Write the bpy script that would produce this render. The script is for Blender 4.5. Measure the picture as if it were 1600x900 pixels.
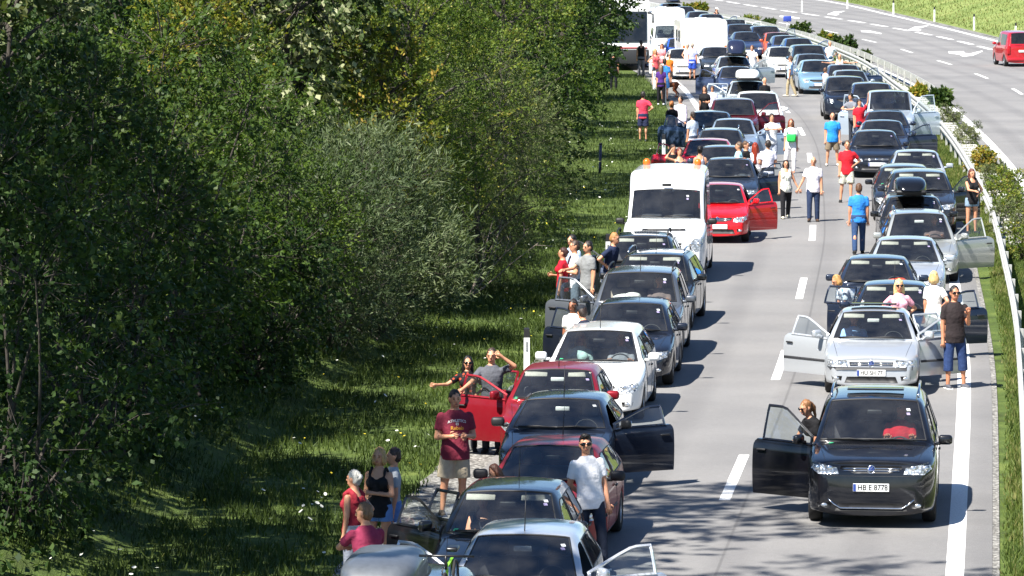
import bpy, bmesh, math, random
import numpy as np
from mathutils import Vector, Matrix
from mathutils.bvhtree import BVHTree
from mathutils.geometry import delaunay_2d_cdt

SC = bpy.context.scene
COL = SC.collection
for o in list(bpy.data.objects): bpy.data.objects.remove(o)

# ------------------------------------------------------------ camera, sky, sun
CAM_H = 9.26; FPX = 7620.0; PITCH = math.atan(629.0 / FPX)
cam = bpy.data.cameras.new('camera'); camo = bpy.data.objects.new('camera', cam); COL.objects.link(camo)
cam.sensor_width = 36.0; cam.lens = FPX / 1600.0 * 36.0
cam.clip_start = 1.0; cam.clip_end = 4000
camo.location = (0, 0, CAM_H); camo.rotation_euler = (math.pi / 2 - PITCH, 0, 0)
SC.camera = camo

SUN_EL = math.radians(54); SH = Vector((0.68, 0.73, 0)).normalized()   # shadow direction on the ground
w = bpy.data.worlds.new('World'); SC.world = w; w.use_nodes = True
nt = w.node_tree; nt.nodes.clear()
sky = nt.nodes.new('ShaderNodeTexSky'); sky.sky_type = 'NISHITA'; sky.sun_disc = False
sky.sun_elevation = SUN_EL; sky.sun_rotation = math.atan2(-SH.x, -SH.y)
sky.air_density = 0.9; sky.dust_density = 0.05; sky.ozone_density = 6.0
bg = nt.nodes.new('ShaderNodeBackground'); bg.inputs[1].default_value = 0.062
wo = nt.nodes.new('ShaderNodeOutputWorld')
nt.links.new(sky.outputs[0], bg.inputs[0]); nt.links.new(bg.outputs[0], wo.inputs[0])
sl = bpy.data.lights.new('sun', 'SUN'); sl.energy = 5.0; sl.angle = math.radians(0.5); sl.color = (1.0, 0.955, 0.88)
so = bpy.data.objects.new('sun', sl); COL.objects.link(so)
sd = Vector((SH.x * math.cos(SUN_EL), SH.y * math.cos(SUN_EL), -math.sin(SUN_EL)))
so.rotation_euler = sd.to_track_quat('-Z', 'Y').to_euler(); so.location = (-40, -40, 80)
vs = SC.view_settings; vs.view_transform = 'Standard'; vs.look = 'None'; vs.gamma = 1.0; vs.exposure = 1.4
vs.use_curve_mapping = False

# ------------------------------------------------------------ helpers
def ray(px, py):
    u = (px - 800.0) / FPX; v = (450.0 - py) / FPX
    c, s = math.cos(PITCH), math.sin(PITCH)
    return Vector((u, c + v * s, -s + v * c))
def at(px, py, z=0.0):
    d = ray(px, py); t = (z - CAM_H) / d.z
    return Vector((d.x * t, d.y * t, z))
def lin(h):
    h = h.lstrip('#'); r = []
    for i in (0, 2, 4):
        c = int(h[i:i + 2], 16) / 255.0
        r.append(c / 12.92 if c <= 0.04045 else ((c + 0.055) / 1.055) ** 2.4)
    return tuple(r)

class MB:
    def __init__(s): s.v = []; s.f = []; s.m = []; s.n = 0
    def add(s, V, F, mat=0, M=None):
        V = np.asarray(V, float).reshape(-1, 3)
        if M is not None:
            M = np.array(M); V = V @ M[:3, :3].T + M[:3, 3]
        b = s.n; s.v.append(V); s.n += len(V)
        for f in F: s.f.append([i + b for i in f])
        if isinstance(mat, int): s.m.extend([mat] * len(F))
        else: s.m.extend(mat)
        return s
    def data(s): return np.concatenate(s.v) if s.v else np.zeros((0, 3)), s.f
    def mesh(s, name, mats, smooth=True):
        me = bpy.data.meshes.new(name)
        V, F = s.data(); me.from_pydata(V.tolist(), [], F)
        for m in mats: me.materials.append(m)
        if len(mats) > 1: me.polygons.foreach_set('material_index', s.m)
        if smooth: me.polygons.foreach_set('use_smooth', [True] * len(F))
        me.update(); return me
    def build(s, name, mats, parent=None, smooth=True, loc=None, rot=None):
        if not isinstance(mats, (list, tuple)): mats = [mats]
        return link(name, s.mesh(name, mats, smooth), parent, loc, rot)

def link(name, me, parent=None, loc=None, rot=None):
    o = bpy.data.objects.new(name, me); COL.objects.link(o)
    if parent is not None: o.parent = parent
    if loc is not None: o.location = loc
    if rot is not None: o.rotation_euler = rot
    return o
def tag(o, label=None, cat=None, group=None, kind=None):
    if label: o['label'] = label
    if cat: o['category'] = cat
    if group: o['group'] = group
    if kind: o['kind'] = kind
    return o
def empty(name, loc, rz=0, label=None, cat=None, group=None):
    o = link(name, None, None, loc, (0, 0, rz)); o.empty_display_size = 0.3
    return tag(o, label, cat, group)

def box(cx, cy, cz, sx, sy, sz):
    V = [(cx + a * sx / 2, cy + b * sy / 2, cz + c * sz / 2) for c in (-1, 1) for b in (-1, 1) for a in (-1, 1)]
    return V, [(0, 2, 3, 1), (4, 5, 7, 6), (0, 1, 5, 4), (2, 6, 7, 3), (0, 4, 6, 2), (1, 3, 7, 5)]
_rb = {}
def rbox(cx, cy, cz, sx, sy, sz, r=0.03, seg=2):
    k = (round(sx, 3), round(sy, 3), round(sz, 3), round(r, 3), seg)
    if k not in _rb:
        bm = bmesh.new(); bmesh.ops.create_cube(bm, size=1.0)
        for v in bm.verts: v.co = Vector((v.co.x * sx, v.co.y * sy, v.co.z * sz))
        bmesh.ops.bevel(bm, geom=bm.edges[:], offset=min(r, sx * .49, sy * .49, sz * .49), segments=seg, affect='EDGES', profile=0.5)
        bm.verts.index_update()
        _rb[k] = (np.array([v.co[:] for v in bm.verts]), [[v.index for v in f.verts] for f in bm.faces]); bm.free()
    V, F = _rb[k]
    return V + np.array((cx, cy, cz)), F
def frame(d):
    d = np.asarray(d, float); d = d / (np.linalg.norm(d) + 1e-9)
    a = np.array((0, 0, 1.0)) if abs(d[2]) < 0.9 else np.array((1.0, 0, 0))
    x = np.cross(a, d); x /= np.linalg.norm(x); y = np.cross(d, x)
    return x, y, d
def tube(pts, rad, n=6, caps=True):
    pts = np.asarray(pts, float); k = len(pts)
    rad = np.full(k, rad) if np.isscalar(rad) else np.asarray(rad, float)
    V = []; F = []
    for i in range(k):
        d = pts[min(i + 1, k - 1)] - pts[max(i - 1, 0)]
        x, y, _ = frame(d)
        for j in range(n):
            a = 2 * math.pi * j / n
            V.append(pts[i] + rad[i] * (math.cos(a) * x + math.sin(a) * y))
    for i in range(k - 1):
        for j in range(n):
            F.append((i * n + j, i * n + (j + 1) % n, (i + 1) * n + (j + 1) % n, (i + 1) * n + j))
    if caps: F.append(tuple(range(n))[::-1]); F.append(tuple((k - 1) * n + j for j in range(n)))
    return V, F
def capsule(p0, p1, r0, r1, n=10, flat0=False, flat1=False):
    p0 = np.asarray(p0, float); p1 = np.asarray(p1, float); d = p1 - p0
    L = np.linalg.norm(d) + 1e-9; d = d / L; P = []; R = []
    if not flat0:
        for a in (80, 55, 28): P.append(p0 - d * r0 * math.sin(math.radians(a))); R.append(r0 * math.cos(math.radians(a)))
    P.append(p0); R.append(r0); P.append((p0 + p1) / 2); R.append((r0 + r1) / 2); P.append(p1); R.append(r1)
    if not flat1:
        for a in (28, 55, 80): P.append(p1 + d * r1 * math.sin(math.radians(a))); R.append(r1 * math.cos(math.radians(a)))
    x, y, _ = frame(d); V = []; F = []
    for q, r in zip(P, R):
        for j in range(n):
            a = 2 * math.pi * j / n; V.append(q + r * (math.cos(a) * x + math.sin(a) * y))
    k = len(P)
    for i in range(k - 1):
        for j in range(n): F.append((i * n + j, i * n + (j + 1) % n, (i + 1) * n + (j + 1) % n, (i + 1) * n + j))
    F.append(tuple(range(n))[::-1]); F.append(tuple((k - 1) * n + j for j in range(n)))
    return V, F
def ellipsoid(c, r, n=12, m=8, R=None):
    V = []; F = []
    for i in range(1, m):
        t = math.pi * i / m
        for j in range(n):
            a = 2 * math.pi * j / n
            V.append((r[0] * math.sin(t) * math.cos(a), r[1] * math.sin(t) * math.sin(a), r[2] * math.cos(t)))
    V.append((0, 0, r[2])); V.append((0, 0, -r[2])); T = len(V) - 2; B = len(V) - 1
    for i in range(m - 2):
        for j in range(n): F.append((i * n + j, (i + 1) * n + j, (i + 1) * n + (j + 1) % n, i * n + (j + 1) % n))
    for j in range(n):
        F.append((T, j, (j + 1) % n)); F.append((B, (m - 2) * n + (j + 1) % n, (m - 2) * n + j))
    V = np.array(V)
    if R is not None: V = V @ np.array(R).T
    return V + np.asarray(c, float), F
def lathe(prof, n=20, axis='x'):
    V = []; F = []
    for (a, r) in prof:
        for j in range(n):
            t = 2 * math.pi * j / n; V.append((a, r * math.cos(t), r * math.sin(t)))
    k = len(prof)
    for i in range(k - 1):
        for j in range(n): F.append((i * n + j, (i + 1) * n + j, (i + 1) * n + (j + 1) % n, i * n + (j + 1) % n))
    return np.array(V), F

# temp scene where modifiers are evaluated
TMP = bpy.data.scenes.new('tmp_eval')
def evaluate(me, mods):
    o = bpy.data.objects.new('tmp', me); TMP.collection.objects.link(o)
    for typ, kw in mods:
        m = o.modifiers.new('m', typ)
        for k, v in kw.items(): setattr(m, k, v)
    vl = TMP.view_layers[0]; vl.update()
    dg = vl.depsgraph
    r = bpy.data.meshes.new_from_object(o.evaluated_get(dg), preserve_all_data_layers=True, depsgraph=dg)
    bpy.data.objects.remove(o); return r
def arrays(me):
    n = len(me.vertices); V = np.empty(n * 3, np.float32); me.vertices.foreach_get('co', V)
    return V.reshape(-1, 3).astype(float), [list(p.vertices) for p in me.polygons]

# ------------------------------------------------------------ materials
def newmat(name):
    m = bpy.data.materials.new(name); m.use_nodes = True
    t = m.node_tree; t.nodes.clear()
    out = t.nodes.new('ShaderNodeOutputMaterial'); b = t.nodes.new('ShaderNodeBsdfPrincipled')
    t.links.new(b.outputs[0], out.inputs[0]); return m, t, b, out
def N(t, typ, **kw):
    n = t.nodes.new(typ)
    for k, v in kw.items(): setattr(n, k, v)
    return n
def ramp(t, fac, stops):
    r = N(t, 'ShaderNodeValToRGB'); e = r.color_ramp.elements
    while len(e) < len(stops): e.new(0.5)
    for i, (p, c) in enumerate(stops): e[i].position = p; e[i].color = (*c, 1)
    t.links.new(fac, r.inputs[0]); return r.outputs[0]
def noise(t, scale, detail=3, vec=None, rough=0.6):
    n = N(t, 'ShaderNodeTexNoise'); n.inputs['Scale'].default_value = scale
    n.inputs['Detail'].default_value = detail; n.inputs['Roughness'].default_value = rough
    if vec is not None: t.links.new(vec, n.inputs['Vector'])
    return n.outputs['Fac']
def mixc(t, fac, a, b, mode='MIX'):
    n = N(t, 'ShaderNodeMix', data_type='RGBA', blend_type=mode)
    for s, v in ((0, fac), (6, a), (7, b)):
        if hasattr(v, 'default_value') or hasattr(v, 'links'): t.links.new(v, n.inputs[s])
        elif s == 0: n.inputs[0].default_value = v
        else: n.inputs[s].default_value = (*v, 1)
    return n.outputs[2]
def objco(t): return N(t, 'ShaderNodeTexCoord').outputs['Object']
def bump(t, b, h, strength, dist):
    n = N(t, 'ShaderNodeBump'); n.inputs['Strength'].default_value = strength; n.inputs['Distance'].default_value = dist
    t.links.new(h, n.inputs['Height']); t.links.new(n.outputs[0], b.inputs['Normal'])
_mc = {}
def plain(name, c, rough=0.5, metal=0.0, spec=0.5, var=0.12, scale=14, coat=0.0, bmp=0.0, bscale=60):
    k = (name, c, rough, metal)
    if k in _mc: return _mc[k]
    m, t, b, _ = newmat(name)
    if isinstance(c, str): c = lin(c)
    v = objco(t); f = noise(t, scale, 3, v)
    col = ramp(t, f, [(0.3, tuple(x * (1 - var) for x in c)), (0.7, tuple(min(1, x * (1 + var)) for x in c))])
    t.links.new(col, b.inputs['Base Color'])
    b.inputs['Roughness'].default_value = rough; b.inputs['Metallic'].default_value = metal
    b.inputs['Specular IOR Level'].default_value = spec
    b.inputs['Coat Weight'].default_value = coat
    if bmp: bump(t, b, noise(t, bscale, 3, v), bmp, 0.01)
    _mc[k] = m; return m
def paint(c, metal=0.0, rough=0.35, coat=1.0):
    k = ('paint', c, metal, coat)
    if k in _mc: return _mc[k]
    m, t, b, _ = newmat('car_paint_' + c.lstrip('#')); cc = lin(c)
    v = objco(t); f = noise(t, 3.0, 4, v)
    dust = mixc(t, 0.0, cc, (0.30, 0.28, 0.25)); n = dust.node
    r2 = ramp(t, f, [(0.35, (0.0,) * 3), (0.8, (0.03,) * 3)]); t.links.new(r2, n.inputs[0])
    t.links.new(dust, b.inputs['Base Color'])
    b.inputs['Metallic'].default_value = metal; b.inputs['Roughness'].default_value = rough
    b.inputs['Coat Weight'].default_value = coat; b.inputs['Specular IOR Level'].default_value = 0.15
    rr = ramp(t, f, [(0.3, (0.02,) * 3), (0.8, (0.10,) * 3)]); t.links.new(rr, b.inputs['Coat Roughness'])
    _mc[k] = m; return m
def fabric(c, pattern=None):
    k = ('fabric', c, pattern)
    if k in _mc: return _mc[k]
    m, t, b, _ = newmat('fabric_' + c.lstrip('#')); cc = lin(c); v = objco(t)
    col = ramp(t, noise(t, 9, 4, v), [(0.3, tuple(x * 0.86 for x in cc)), (0.7, tuple(min(1, x * 1.08) for x in cc))])
    if pattern:
        vo = N(t, 'ShaderNodeTexVoronoi'); vo.inputs['Scale'].default_value = 16; t.links.new(v, vo.inputs['Vector'])
        msk = ramp(t, vo.outputs['Distance'], [(0.32, (1, 1, 1)), (0.40, (0, 0, 0))])
        col = mixc(t, msk, col, lin(pattern))
    t.links.new(col, b.inputs['Base Color']); b.inputs['Roughness'].default_value = 0.85
    b.inputs['Specular IOR Level'].default_value = 0.25
    bump(t, b, noise(t, 8, 2, v), 0.6, 0.045)
    _mc[k] = m; return m
def glassmat(name, tint, ior=1.5, rough=0.0):
    m, t, b, out = newmat(name); t.nodes.remove(b)
    tr = N(t, 'ShaderNodeBsdfTransparent'); tr.inputs[0].default_value = (*tint, 1)
    gl = N(t, 'ShaderNodeBsdfGlossy'); gl.inputs['Roughness'].default_value = 0.02; gl.inputs[0].default_value = (0.95, 0.97, 1, 1)
    fr = N(t, 'ShaderNodeFresnel'); fr.inputs[0].default_value = ior
    mx = N(t, 'ShaderNodeMixShader')
    t.links.new(fr.outputs[0], mx.inputs[0]); t.links.new(tr.outputs[0], mx.inputs[1]); t.links.new(gl.outputs[0], mx.inputs[2])
    # thin film of road dust on the pane
    df = N(t, 'ShaderNodeBsdfDiffuse'); df.inputs[0].default_value = (.55, .54, .52, 1); m2 = N(t, 'ShaderNodeMixShader')
    f = ramp(t, noise(t, 2.2, 4, objco(t)), [(0.3, (.004,) * 3), (0.75, (.038,) * 3)]); t.links.new(f, m2.inputs[0])
    t.links.new(mx.outputs[0], m2.inputs[1]); t.links.new(df.outputs[0], m2.inputs[2])
    t.links.new(m2.outputs[0], out.inputs[0]); return m
M_GLASS = glassmat('car_glass', (0.80, 0.86, 0.86), 1.85)
M_GLASSD = glassmat('tinted_glass', (0.10, 0.12, 0.13), 1.55)
M_LENS = glassmat('lamp_lens', (0.85, 0.88, 0.9), 1.5)
M_BLACK = plain('black_plastic', '#1c1c1e', 0.55)
M_TRIM = plain('dark_grey_trim', '#2b2c2f', 0.6)
M_RUBBER = plain('tyre_rubber', '#1d1c1c', 0.85)
M_RIM = plain('alloy_rim', '#b9bcc0', 0.3, 0.9)
M_CHROME = plain('chrome', '#d8dadd', 0.12, 1.0)
M_INT = plain('interior_grey', '#34353a', 0.8)
M_INTD = plain('interior_black', '#1b1b1e', 0.8)
M_INTL = plain('headliner_beige', '#a8a49a', 0.85)
M_REFL = plain('lamp_reflector', '#cfd3d6', 0.18, 0.85)
M_ORANGE = plain('orange_lens', '#e0641a', 0.3)
M_REDL = plain('red_lens', '#a5101a', 0.25)
M_WHITE = plain('white_plastic', '#dddedc', 0.45)
M_PLATE = plain('plate_white', '#e8e8e4', 0.45)
M_PBLUE = plain('plate_blue', '#27418a', 0.45)
M_PTEXT = plain('plate_black', '#101010', 0.5)
M_GREEN = plain('sticker_green', '#2f9a6a', 0.6)
M_SEATG = plain('seat_light_grey', '#7b7f86', 0.85)
M_BEIGE = plain('seat_beige', '#8d8577', 0.85)
# ------------------------------------------------------------ road geometry
def spline(pts):
    ys = np.array([p[0] for p in pts], float); xs = np.array([p[1] for p in pts], float)
    n = len(ys); m = np.zeros(n)
    for i in range(1, n - 1): m[i] = (xs[i + 1] - xs[i - 1]) / (ys[i + 1] - ys[i - 1])
    m[0] = (xs[1] - xs[0]) / (ys[1] - ys[0]); m[-1] = (xs[-1] - xs[-2]) / (ys[-1] - ys[-2])
    def f(y):
        y = np.asarray(y, float); i = np.clip(np.searchsorted(ys, y) - 1, 0, n - 2)
        h = ys[i + 1] - ys[i]; t = (y - ys[i]) / h
        r = (2 * t**3 - 3 * t**2 + 1) * xs[i] + (t**3 - 2 * t**2 + t) * h * m[i] + (-2 * t**3 + 3 * t**2) * xs[i + 1] + (t**3 - t**2) * h * m[i + 1]
        r = np.where(y < ys[0], xs[0] + m[0] * (y - ys[0]), r)
        return np.where(y > ys[-1], xs[-1] + m[-1] * (y - ys[-1]), r)
    return f
def yx(px, py, z=0.0, dx=0.0):
    p = at(px, py, z); return (p.y, p.x + dx)
_rp = [yx(1148, 745), yx(1220, 570), yx(1253, 448), yx(1270, 360), yx(1265, 243), yx(1252, 205), yx(1229, 173), yx(1050, 125, 0, 3.65), yx(970, 78, 0, 3.65)]
_m = (_rp[1][1] - _rp[0][1]) / (_rp[1][0] - _rp[0][0])
ROADX = spline([(40, _rp[0][1] - (_rp[0][0] - 40) * (_m + .004))] + _rp + [(302, 9.2), (330, 7.8), (370, 4.2), (430, -3.5), (560, -27)])
_od = [yx(1590, 143), yx(1539, 121), yx(1489, 102), yx(1439, 87), yx(1392, 72), yx(1346, 61), yx(1300, 50), yx(1253, 41)]
_oe = [(360, 14.3), (430, 4.2), (560, -22)]
OPPD = spline([(40, 10.8), (100, 16.2), (160, 20.0)] + _od + _oe)
OPP1 = spline([(40, 6.4), (100, 12.0), yx(1600, 290), yx(1500, 180), yx(1440, 140)] + [(a, b - 4.25) for a, b in _od[2:]] + [(a, b - 4.25) for a, b in _oe])
OPP2 = spline([(40, 14.5), (100, 19.6), (180, 24.8), (240, 27.8), yx(1555, 79), yx(1465, 57), yx(1352, 36), yx(1240, 19), (450, 10), (560, -10)])
OPP3 = spline([(40, 15.5), (100, 21), (180, 26.8), (240, 30.0), yx(1560, 65), yx(1397, 25), (400, 24.5), (450, 16), (560, -4)])
def slope(f, y): return float((f(y + 0.5) - f(y - 0.5)))
def leftedge(y): return ROADX(y) - 3.75

# materials of the ground
def mat_asphalt(name, base, light):
    m, t, b, _ = newmat(name); v = objco(t)
    f1 = noise(t, 55, 6, v, 0.75); f2 = noise(t, 0.22, 5, v); f3 = noise(t, 9, 3, v)
    c1 = ramp(t, f1, [(0.3, tuple(x * 0.62 for x in base)), (0.55, base), (0.75, light)])
    c2 = ramp(t, f2, [(0.3, (0.8, 0.8, 0.81)), (0.7, (1.12, 1.11, 1.1))])
    c = mixc(t, 1.0, c1, c2, 'MULTIPLY')
    at_ = N(t, 'ShaderNodeAttribute', attribute_name='off')
    sn = N(t, 'ShaderNodeMath', operation='SINE'); mu = N(t, 'ShaderNodeMath', operation='MULTIPLY'); mu.inputs[1].default_value = 3.5
    t.links.new(at_.outputs['Fac'], mu.inputs[0]); t.links.new(mu.outputs[0], sn.inputs[0])
    tr = ramp(t, sn.outputs[0], [(0.2, (1.05,) * 3), (0.95, (0.86, 0.86, 0.87))])
    c = mixc(t, 0.75, c, tr, 'MULTIPLY')
    c = mixc(t, 0.3, c, ramp(t, f3, [(0.4, (0.8,) * 3), (0.65, (1.1,) * 3)]), 'MULTIPLY')
    # lengthwise construction joint and old oil stains
    sb = N(t, 'ShaderNodeMath', operation='SUBTRACT'); sb.inputs[1].default_value = .32; t.links.new(at_.outputs['Fac'], sb.inputs[0]); ab = N(t, 'ShaderNodeMath', operation='ABSOLUTE'); t.links.new(sb.outputs[0], ab.inputs[0])
    c = mixc(t, .6, c, ramp(t, ab.outputs[0], [(0.012, (.55,) * 3), (0.03, (1.0,) * 3)]), 'MULTIPLY')
    c = mixc(t, .8, c, ramp(t, noise(t, 1.3, 6, v, .7), [(0.62, (1.0,) * 3), (0.72, (.80,) * 3)]), 'MULTIPLY')
    t.links.new(c, b.inputs['Base Color']); b.inputs['Roughness'].default_value = 0.82
    bump(t, b, f1, 0.35, 0.012); return m
M_ASPH = mat_asphalt('asphalt', (0.188, 0.184, 0.180), (0.32, 0.312, 0.305))
def mat_ground():
    m, t, b, _ = newmat('verge_soil_grass'); v = objco(t)
    f1 = noise(t, 1.1, 5, v); f2 = noise(t, 22, 4, v)
    c1 = ramp(t, f1, [(0.28, (0.045, 0.06, 0.018)), (0.5, (0.085, 0.125, 0.03)), (0.72, (0.15, 0.19, 0.05))])
    c = mixc(t, 0.7, c1, ramp(t, f2, [(0.25, (0.45, 0.5, 0.4)), (0.75, (1.25, 1.25, 1.1))]), 'MULTIPLY')
    # paler meadow colour on the far bank of the opposite carriageway
    sx = N(t, 'ShaderNodeSeparateXYZ'); t.links.new(v, sx.inputs[0]); mr = N(t, 'ShaderNodeMapRange'); mr.inputs[1].default_value = 24; mr.inputs[2].default_value = 30; t.links.new(sx.outputs[0], mr.inputs[0])
    dry = ramp(t, noise(t, .35, 5, v), [(0.3, (.12, .17, .045)), (0.55, (.20, .25, .075)), (0.75, (.29, .31, .12))])
    c = mixc(t, mr.outputs[0], c, mixc(t, .5, dry, ramp(t, f2, [(0.25, (0.5, 0.5, 0.45)), (0.75, (1.2, 1.2, 1.1))]), 'MULTIPLY'))
    t.links.new(c, b.inputs['Base Color']); b.inputs['Roughness'].default_value = 0.95
    b.inputs['Specular IOR Level'].default_value = 0.2
    bump(t, b, f2, 0.9, 0.08); return m
M_GROUND = mat_ground()
def mat_gravel():
    m, t, b, _ = newmat('gravel'); v = objco(t)
    vo = N(t, 'ShaderNodeTexVoronoi'); vo.inputs['Scale'].default_value = 18; t.links.new(v, vo.inputs['Vector'])
    c = ramp(t, vo.outputs['Color'], [(0.1, (0.12, 0.115, 0.105)), (0.5, (0.25, 0.24, 0.22)), (0.9, (0.42, 0.41, 0.38))])
    c = mixc(t, 0.8, c, ramp(t, vo.outputs['Distance'], [(0.1, (1.1,) * 3), (0.75, (0.35,) * 3)]), 'MULTIPLY')
    t.links.new(c, b.inputs['Base Color']); b.inputs['Roughness'].default_value = 0.9
    bump(t, b, vo.outputs['Distance'], 1.0, -0.03); return m
M_GRAVEL = mat_gravel()
def mat_line():
    m, t, b, _ = newmat('road_paint'); v = objco(t)
    f = noise(t, 30, 5, v, 0.8)
    c = ramp(t, f, [(0.30, (0.30, 0.30, 0.29)), (0.46, (0.68, 0.68, 0.66)), (0.7, (0.80, 0.80, 0.78))])
    t.links.new(c, b.inputs['Base Color']); b.inputs['Roughness'].default_value = 0.65; return m
M_LINE = mat_line()
M_GALV = plain('galvanised_steel', '#b9b9b4', 0.5, 0.35, var=0.18, scale=3)
M_CONC = plain('pale_concrete', '#b3b1ab', 0.9, var=0.2, scale=5, bmp=0.4)

def strip(name, f0, f1, y0, y1, step, z, mat, parent=None, nx=1, off=False, kind='structure', jag=0.0):
    ys = np.arange(y0, y1 + step * 0.5, step); V = []; F = []; A = []
    rg = random.Random(len(name) * 7 + 3)
    for y in ys:
        a, b = float(f0(y)), float(f1(y))
        for i in range(nx + 1):
            x = a + (b - a) * i / nx
            if jag and i in (0, nx): x += rg.uniform(-jag, jag)
            V.append((x, y, z)); A.append(x - float(ROADX(y)))
    for j in range(len(ys) - 1):
        for i in range(nx):
            q = j * (nx + 1) + i; F.append((q, q + 1, q + nx + 2, q + nx + 1))
    me = bpy.data.meshes.new(name); me.from_pydata(V, [], F); me.materials.append(mat)
    if off:
        at_ = me.attributes.new('off', 'FLOAT', 'POINT'); at_.data.foreach_set('value', A)
    o = link(name, me, parent)
    if parent is None and kind: tag(o, kind=kind)
    return o

# terrain: one sheet to the horizon, cut by the road only in height
def ground_z(x, y):
    le = float(leftedge(y)); re = float(OPP3(y))
    if x < le - 1.2:
        d = le - 1.2 - x
        return -0.03 + 0.02 * d if d < 3.2 else -0.03 + 0.064 + 3.2 * (1 - math.exp(-(d - 3.2) / 6.5))
    if x > re + 1.0:
        d = x - re - 1.0
        return -0.03 + min(0.28 * d, 6 + 0.02 * d)
    return -0.03
def build_ground():
    ys = list(np.arange(20, 150, 1.5)) + list(np.arange(150, 520, 4)) + [600, 800, 1200, 2000]
    ys = [-60, -20] + ys
    V = []; F = []
    offs = [-900, -400, -200, -100, -60, -42, -32, -26, -22, -19, -16, -14, -12, -10.5, -9, -8, -7.2, -6.5, -5.8, -5.2, -4.4, 0, 5, 12, 18]
    ro = [0.5, 1.0, 2, 3.5, 5, 7, 9, 12, 16, 22, 30, 45, 70, 120, 250, 500, 900]
    for y in ys:
        yy = min(y, 560)
        for q in offs[:-4]: x = float(ROADX(yy)) + q; V.append((x, y, ground_z(x, yy)))
        a = float(ROADX(yy)); b = float(OPP3(yy))
        for k in range(4): V.append((a + (b - a) * k / 3.5, y, -0.03))
        for q in ro: x = b + q; V.append((x, y, ground_z(x, yy)))
    n = len(offs) + len(ro)
    for j in range(len(ys) - 1):
        for i in range(n - 1):
            q = j * n + i; F.append((q, q + 1, q + n + 1, q + n))
    me = bpy.data.meshes.new('ground'); me.from_pydata(V, [], F); me.materials.append(M_GROUND)
    me.polygons.foreach_set('use_smooth', [True] * len(F))
    return tag(link('ground', me), kind='structure')
build_ground()
road = strip('road', lambda y: ROADX(y) - 4.05, lambda y: ROADX(y) + 4.05, 20, 520, 2, 0.0, M_ASPH, nx=8, off=True)
strip('gravel_shoulder', lambda y: ROADX(y) - 4.85, lambda y: ROADX(y) - 4.03, 30, 330, 0.5, -0.008, M_GRAVEL, nx=2, jag=0.05)
strip('gravel_shoulder', lambda y: ROADX(y) + 4.03, lambda y: ROADX(y) + 4.15, 30, 260, 0.4, -0.008, M_GRAVEL, nx=1, jag=0.0)
oroad = strip('road', lambda y: OPP1(y) - 0.40, lambda y: OPP3(y) + 0.7, 20, 520, 2, 0.0, M_ASPH, nx=8, off=True)
strip('gravel_shoulder', lambda y: OPP3(y) + 0.68, lambda y: OPP3(y) + 1.5, 150, 470, 2, -0.006, M_GRAVEL, nx=1, jag=0.2)
# painted lines
strip('edge_line', lambda y: ROADX(y) + 3.42, lambda y: ROADX(y) + 3.67, 25, 500, 1.5, 0.004, M_LINE, road)
strip('edge_line', lambda y: ROADX(y) - 3.70, lambda y: ROADX(y) - 3.45, 25, 500, 1.5, 0.004, M_LINE, road)
def dashes(f, y0, y1, period, length, wid, parent):
    y = y0
    while y < y1:
        strip('lane_dash', lambda q: f(q) - wid / 2, lambda q: f(q) + wid / 2, y, y + length, length / 4, 0.004, M_LINE, parent)
        y += period
dashes(ROADX, at(1126, 782).y - 36, 420, 18.0, 5.9, 0.17, road)
strip('edge_line', lambda y: OPP1(y) - 0.12, lambda y: OPP1(y) + 0.16, 60, 500, 2, 0.004, M_LINE, oroad)
dashes(OPPD, at(1590, 143).y - 93, 440, 18.0, 6, 0.17, oroad)
dashes(OPP2, 150, 470, 9.0, 6.2, 0.32, oroad)
strip('edge_line', lambda y: OPP3(y) - 0.15, lambda y: OPP3(y) + 0.15, 150, 500, 2, 0.004, M_LINE, oroad)
def arrow(pix):
    V = [at(x, y, 0.006) for x, y in pix]; cdt = delaunay_2d_cdt([Vector((p.x, p.y)) for p in V], [], [list(range(len(V)))], 1, 1e-5)
    me = bpy.data.meshes.new('painted_arrow'); me.from_pydata([(p.x, p.y, 0.006) for p in cdt[0]], [], [list(f) for f in cdt[2]])
    me.materials.append(M_LINE); link('painted_arrow', me, oroad)
arrow([(1482, 80), (1506, 80), (1507, 82.5), (1514, 84), (1534, 79), (1536, 80), (1520, 87), (1504, 88.5), (1500, 85.5), (1482, 83)])
arrow([(1418, 47), (1428, 42), (1452, 39.7), (1440, 43.5), (1430, 45), (1440, 46.5), (1436, 48.5)])
arrow([(1292, 22.5), (1302, 18.5), (1321, 17), (1311, 20.5), (1304, 22), (1312, 22.8), (1306, 24)])
arrow([(1345, 47.3), (1358, 47.6), (1378, 52), (1377, 53.2), (1360, 50.6), (1346, 50)])
arrow([(1218, 24.5), (1232, 25), (1250, 28), (1248, 29.4), (1234, 27.6), (1218, 26.5)])

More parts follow.
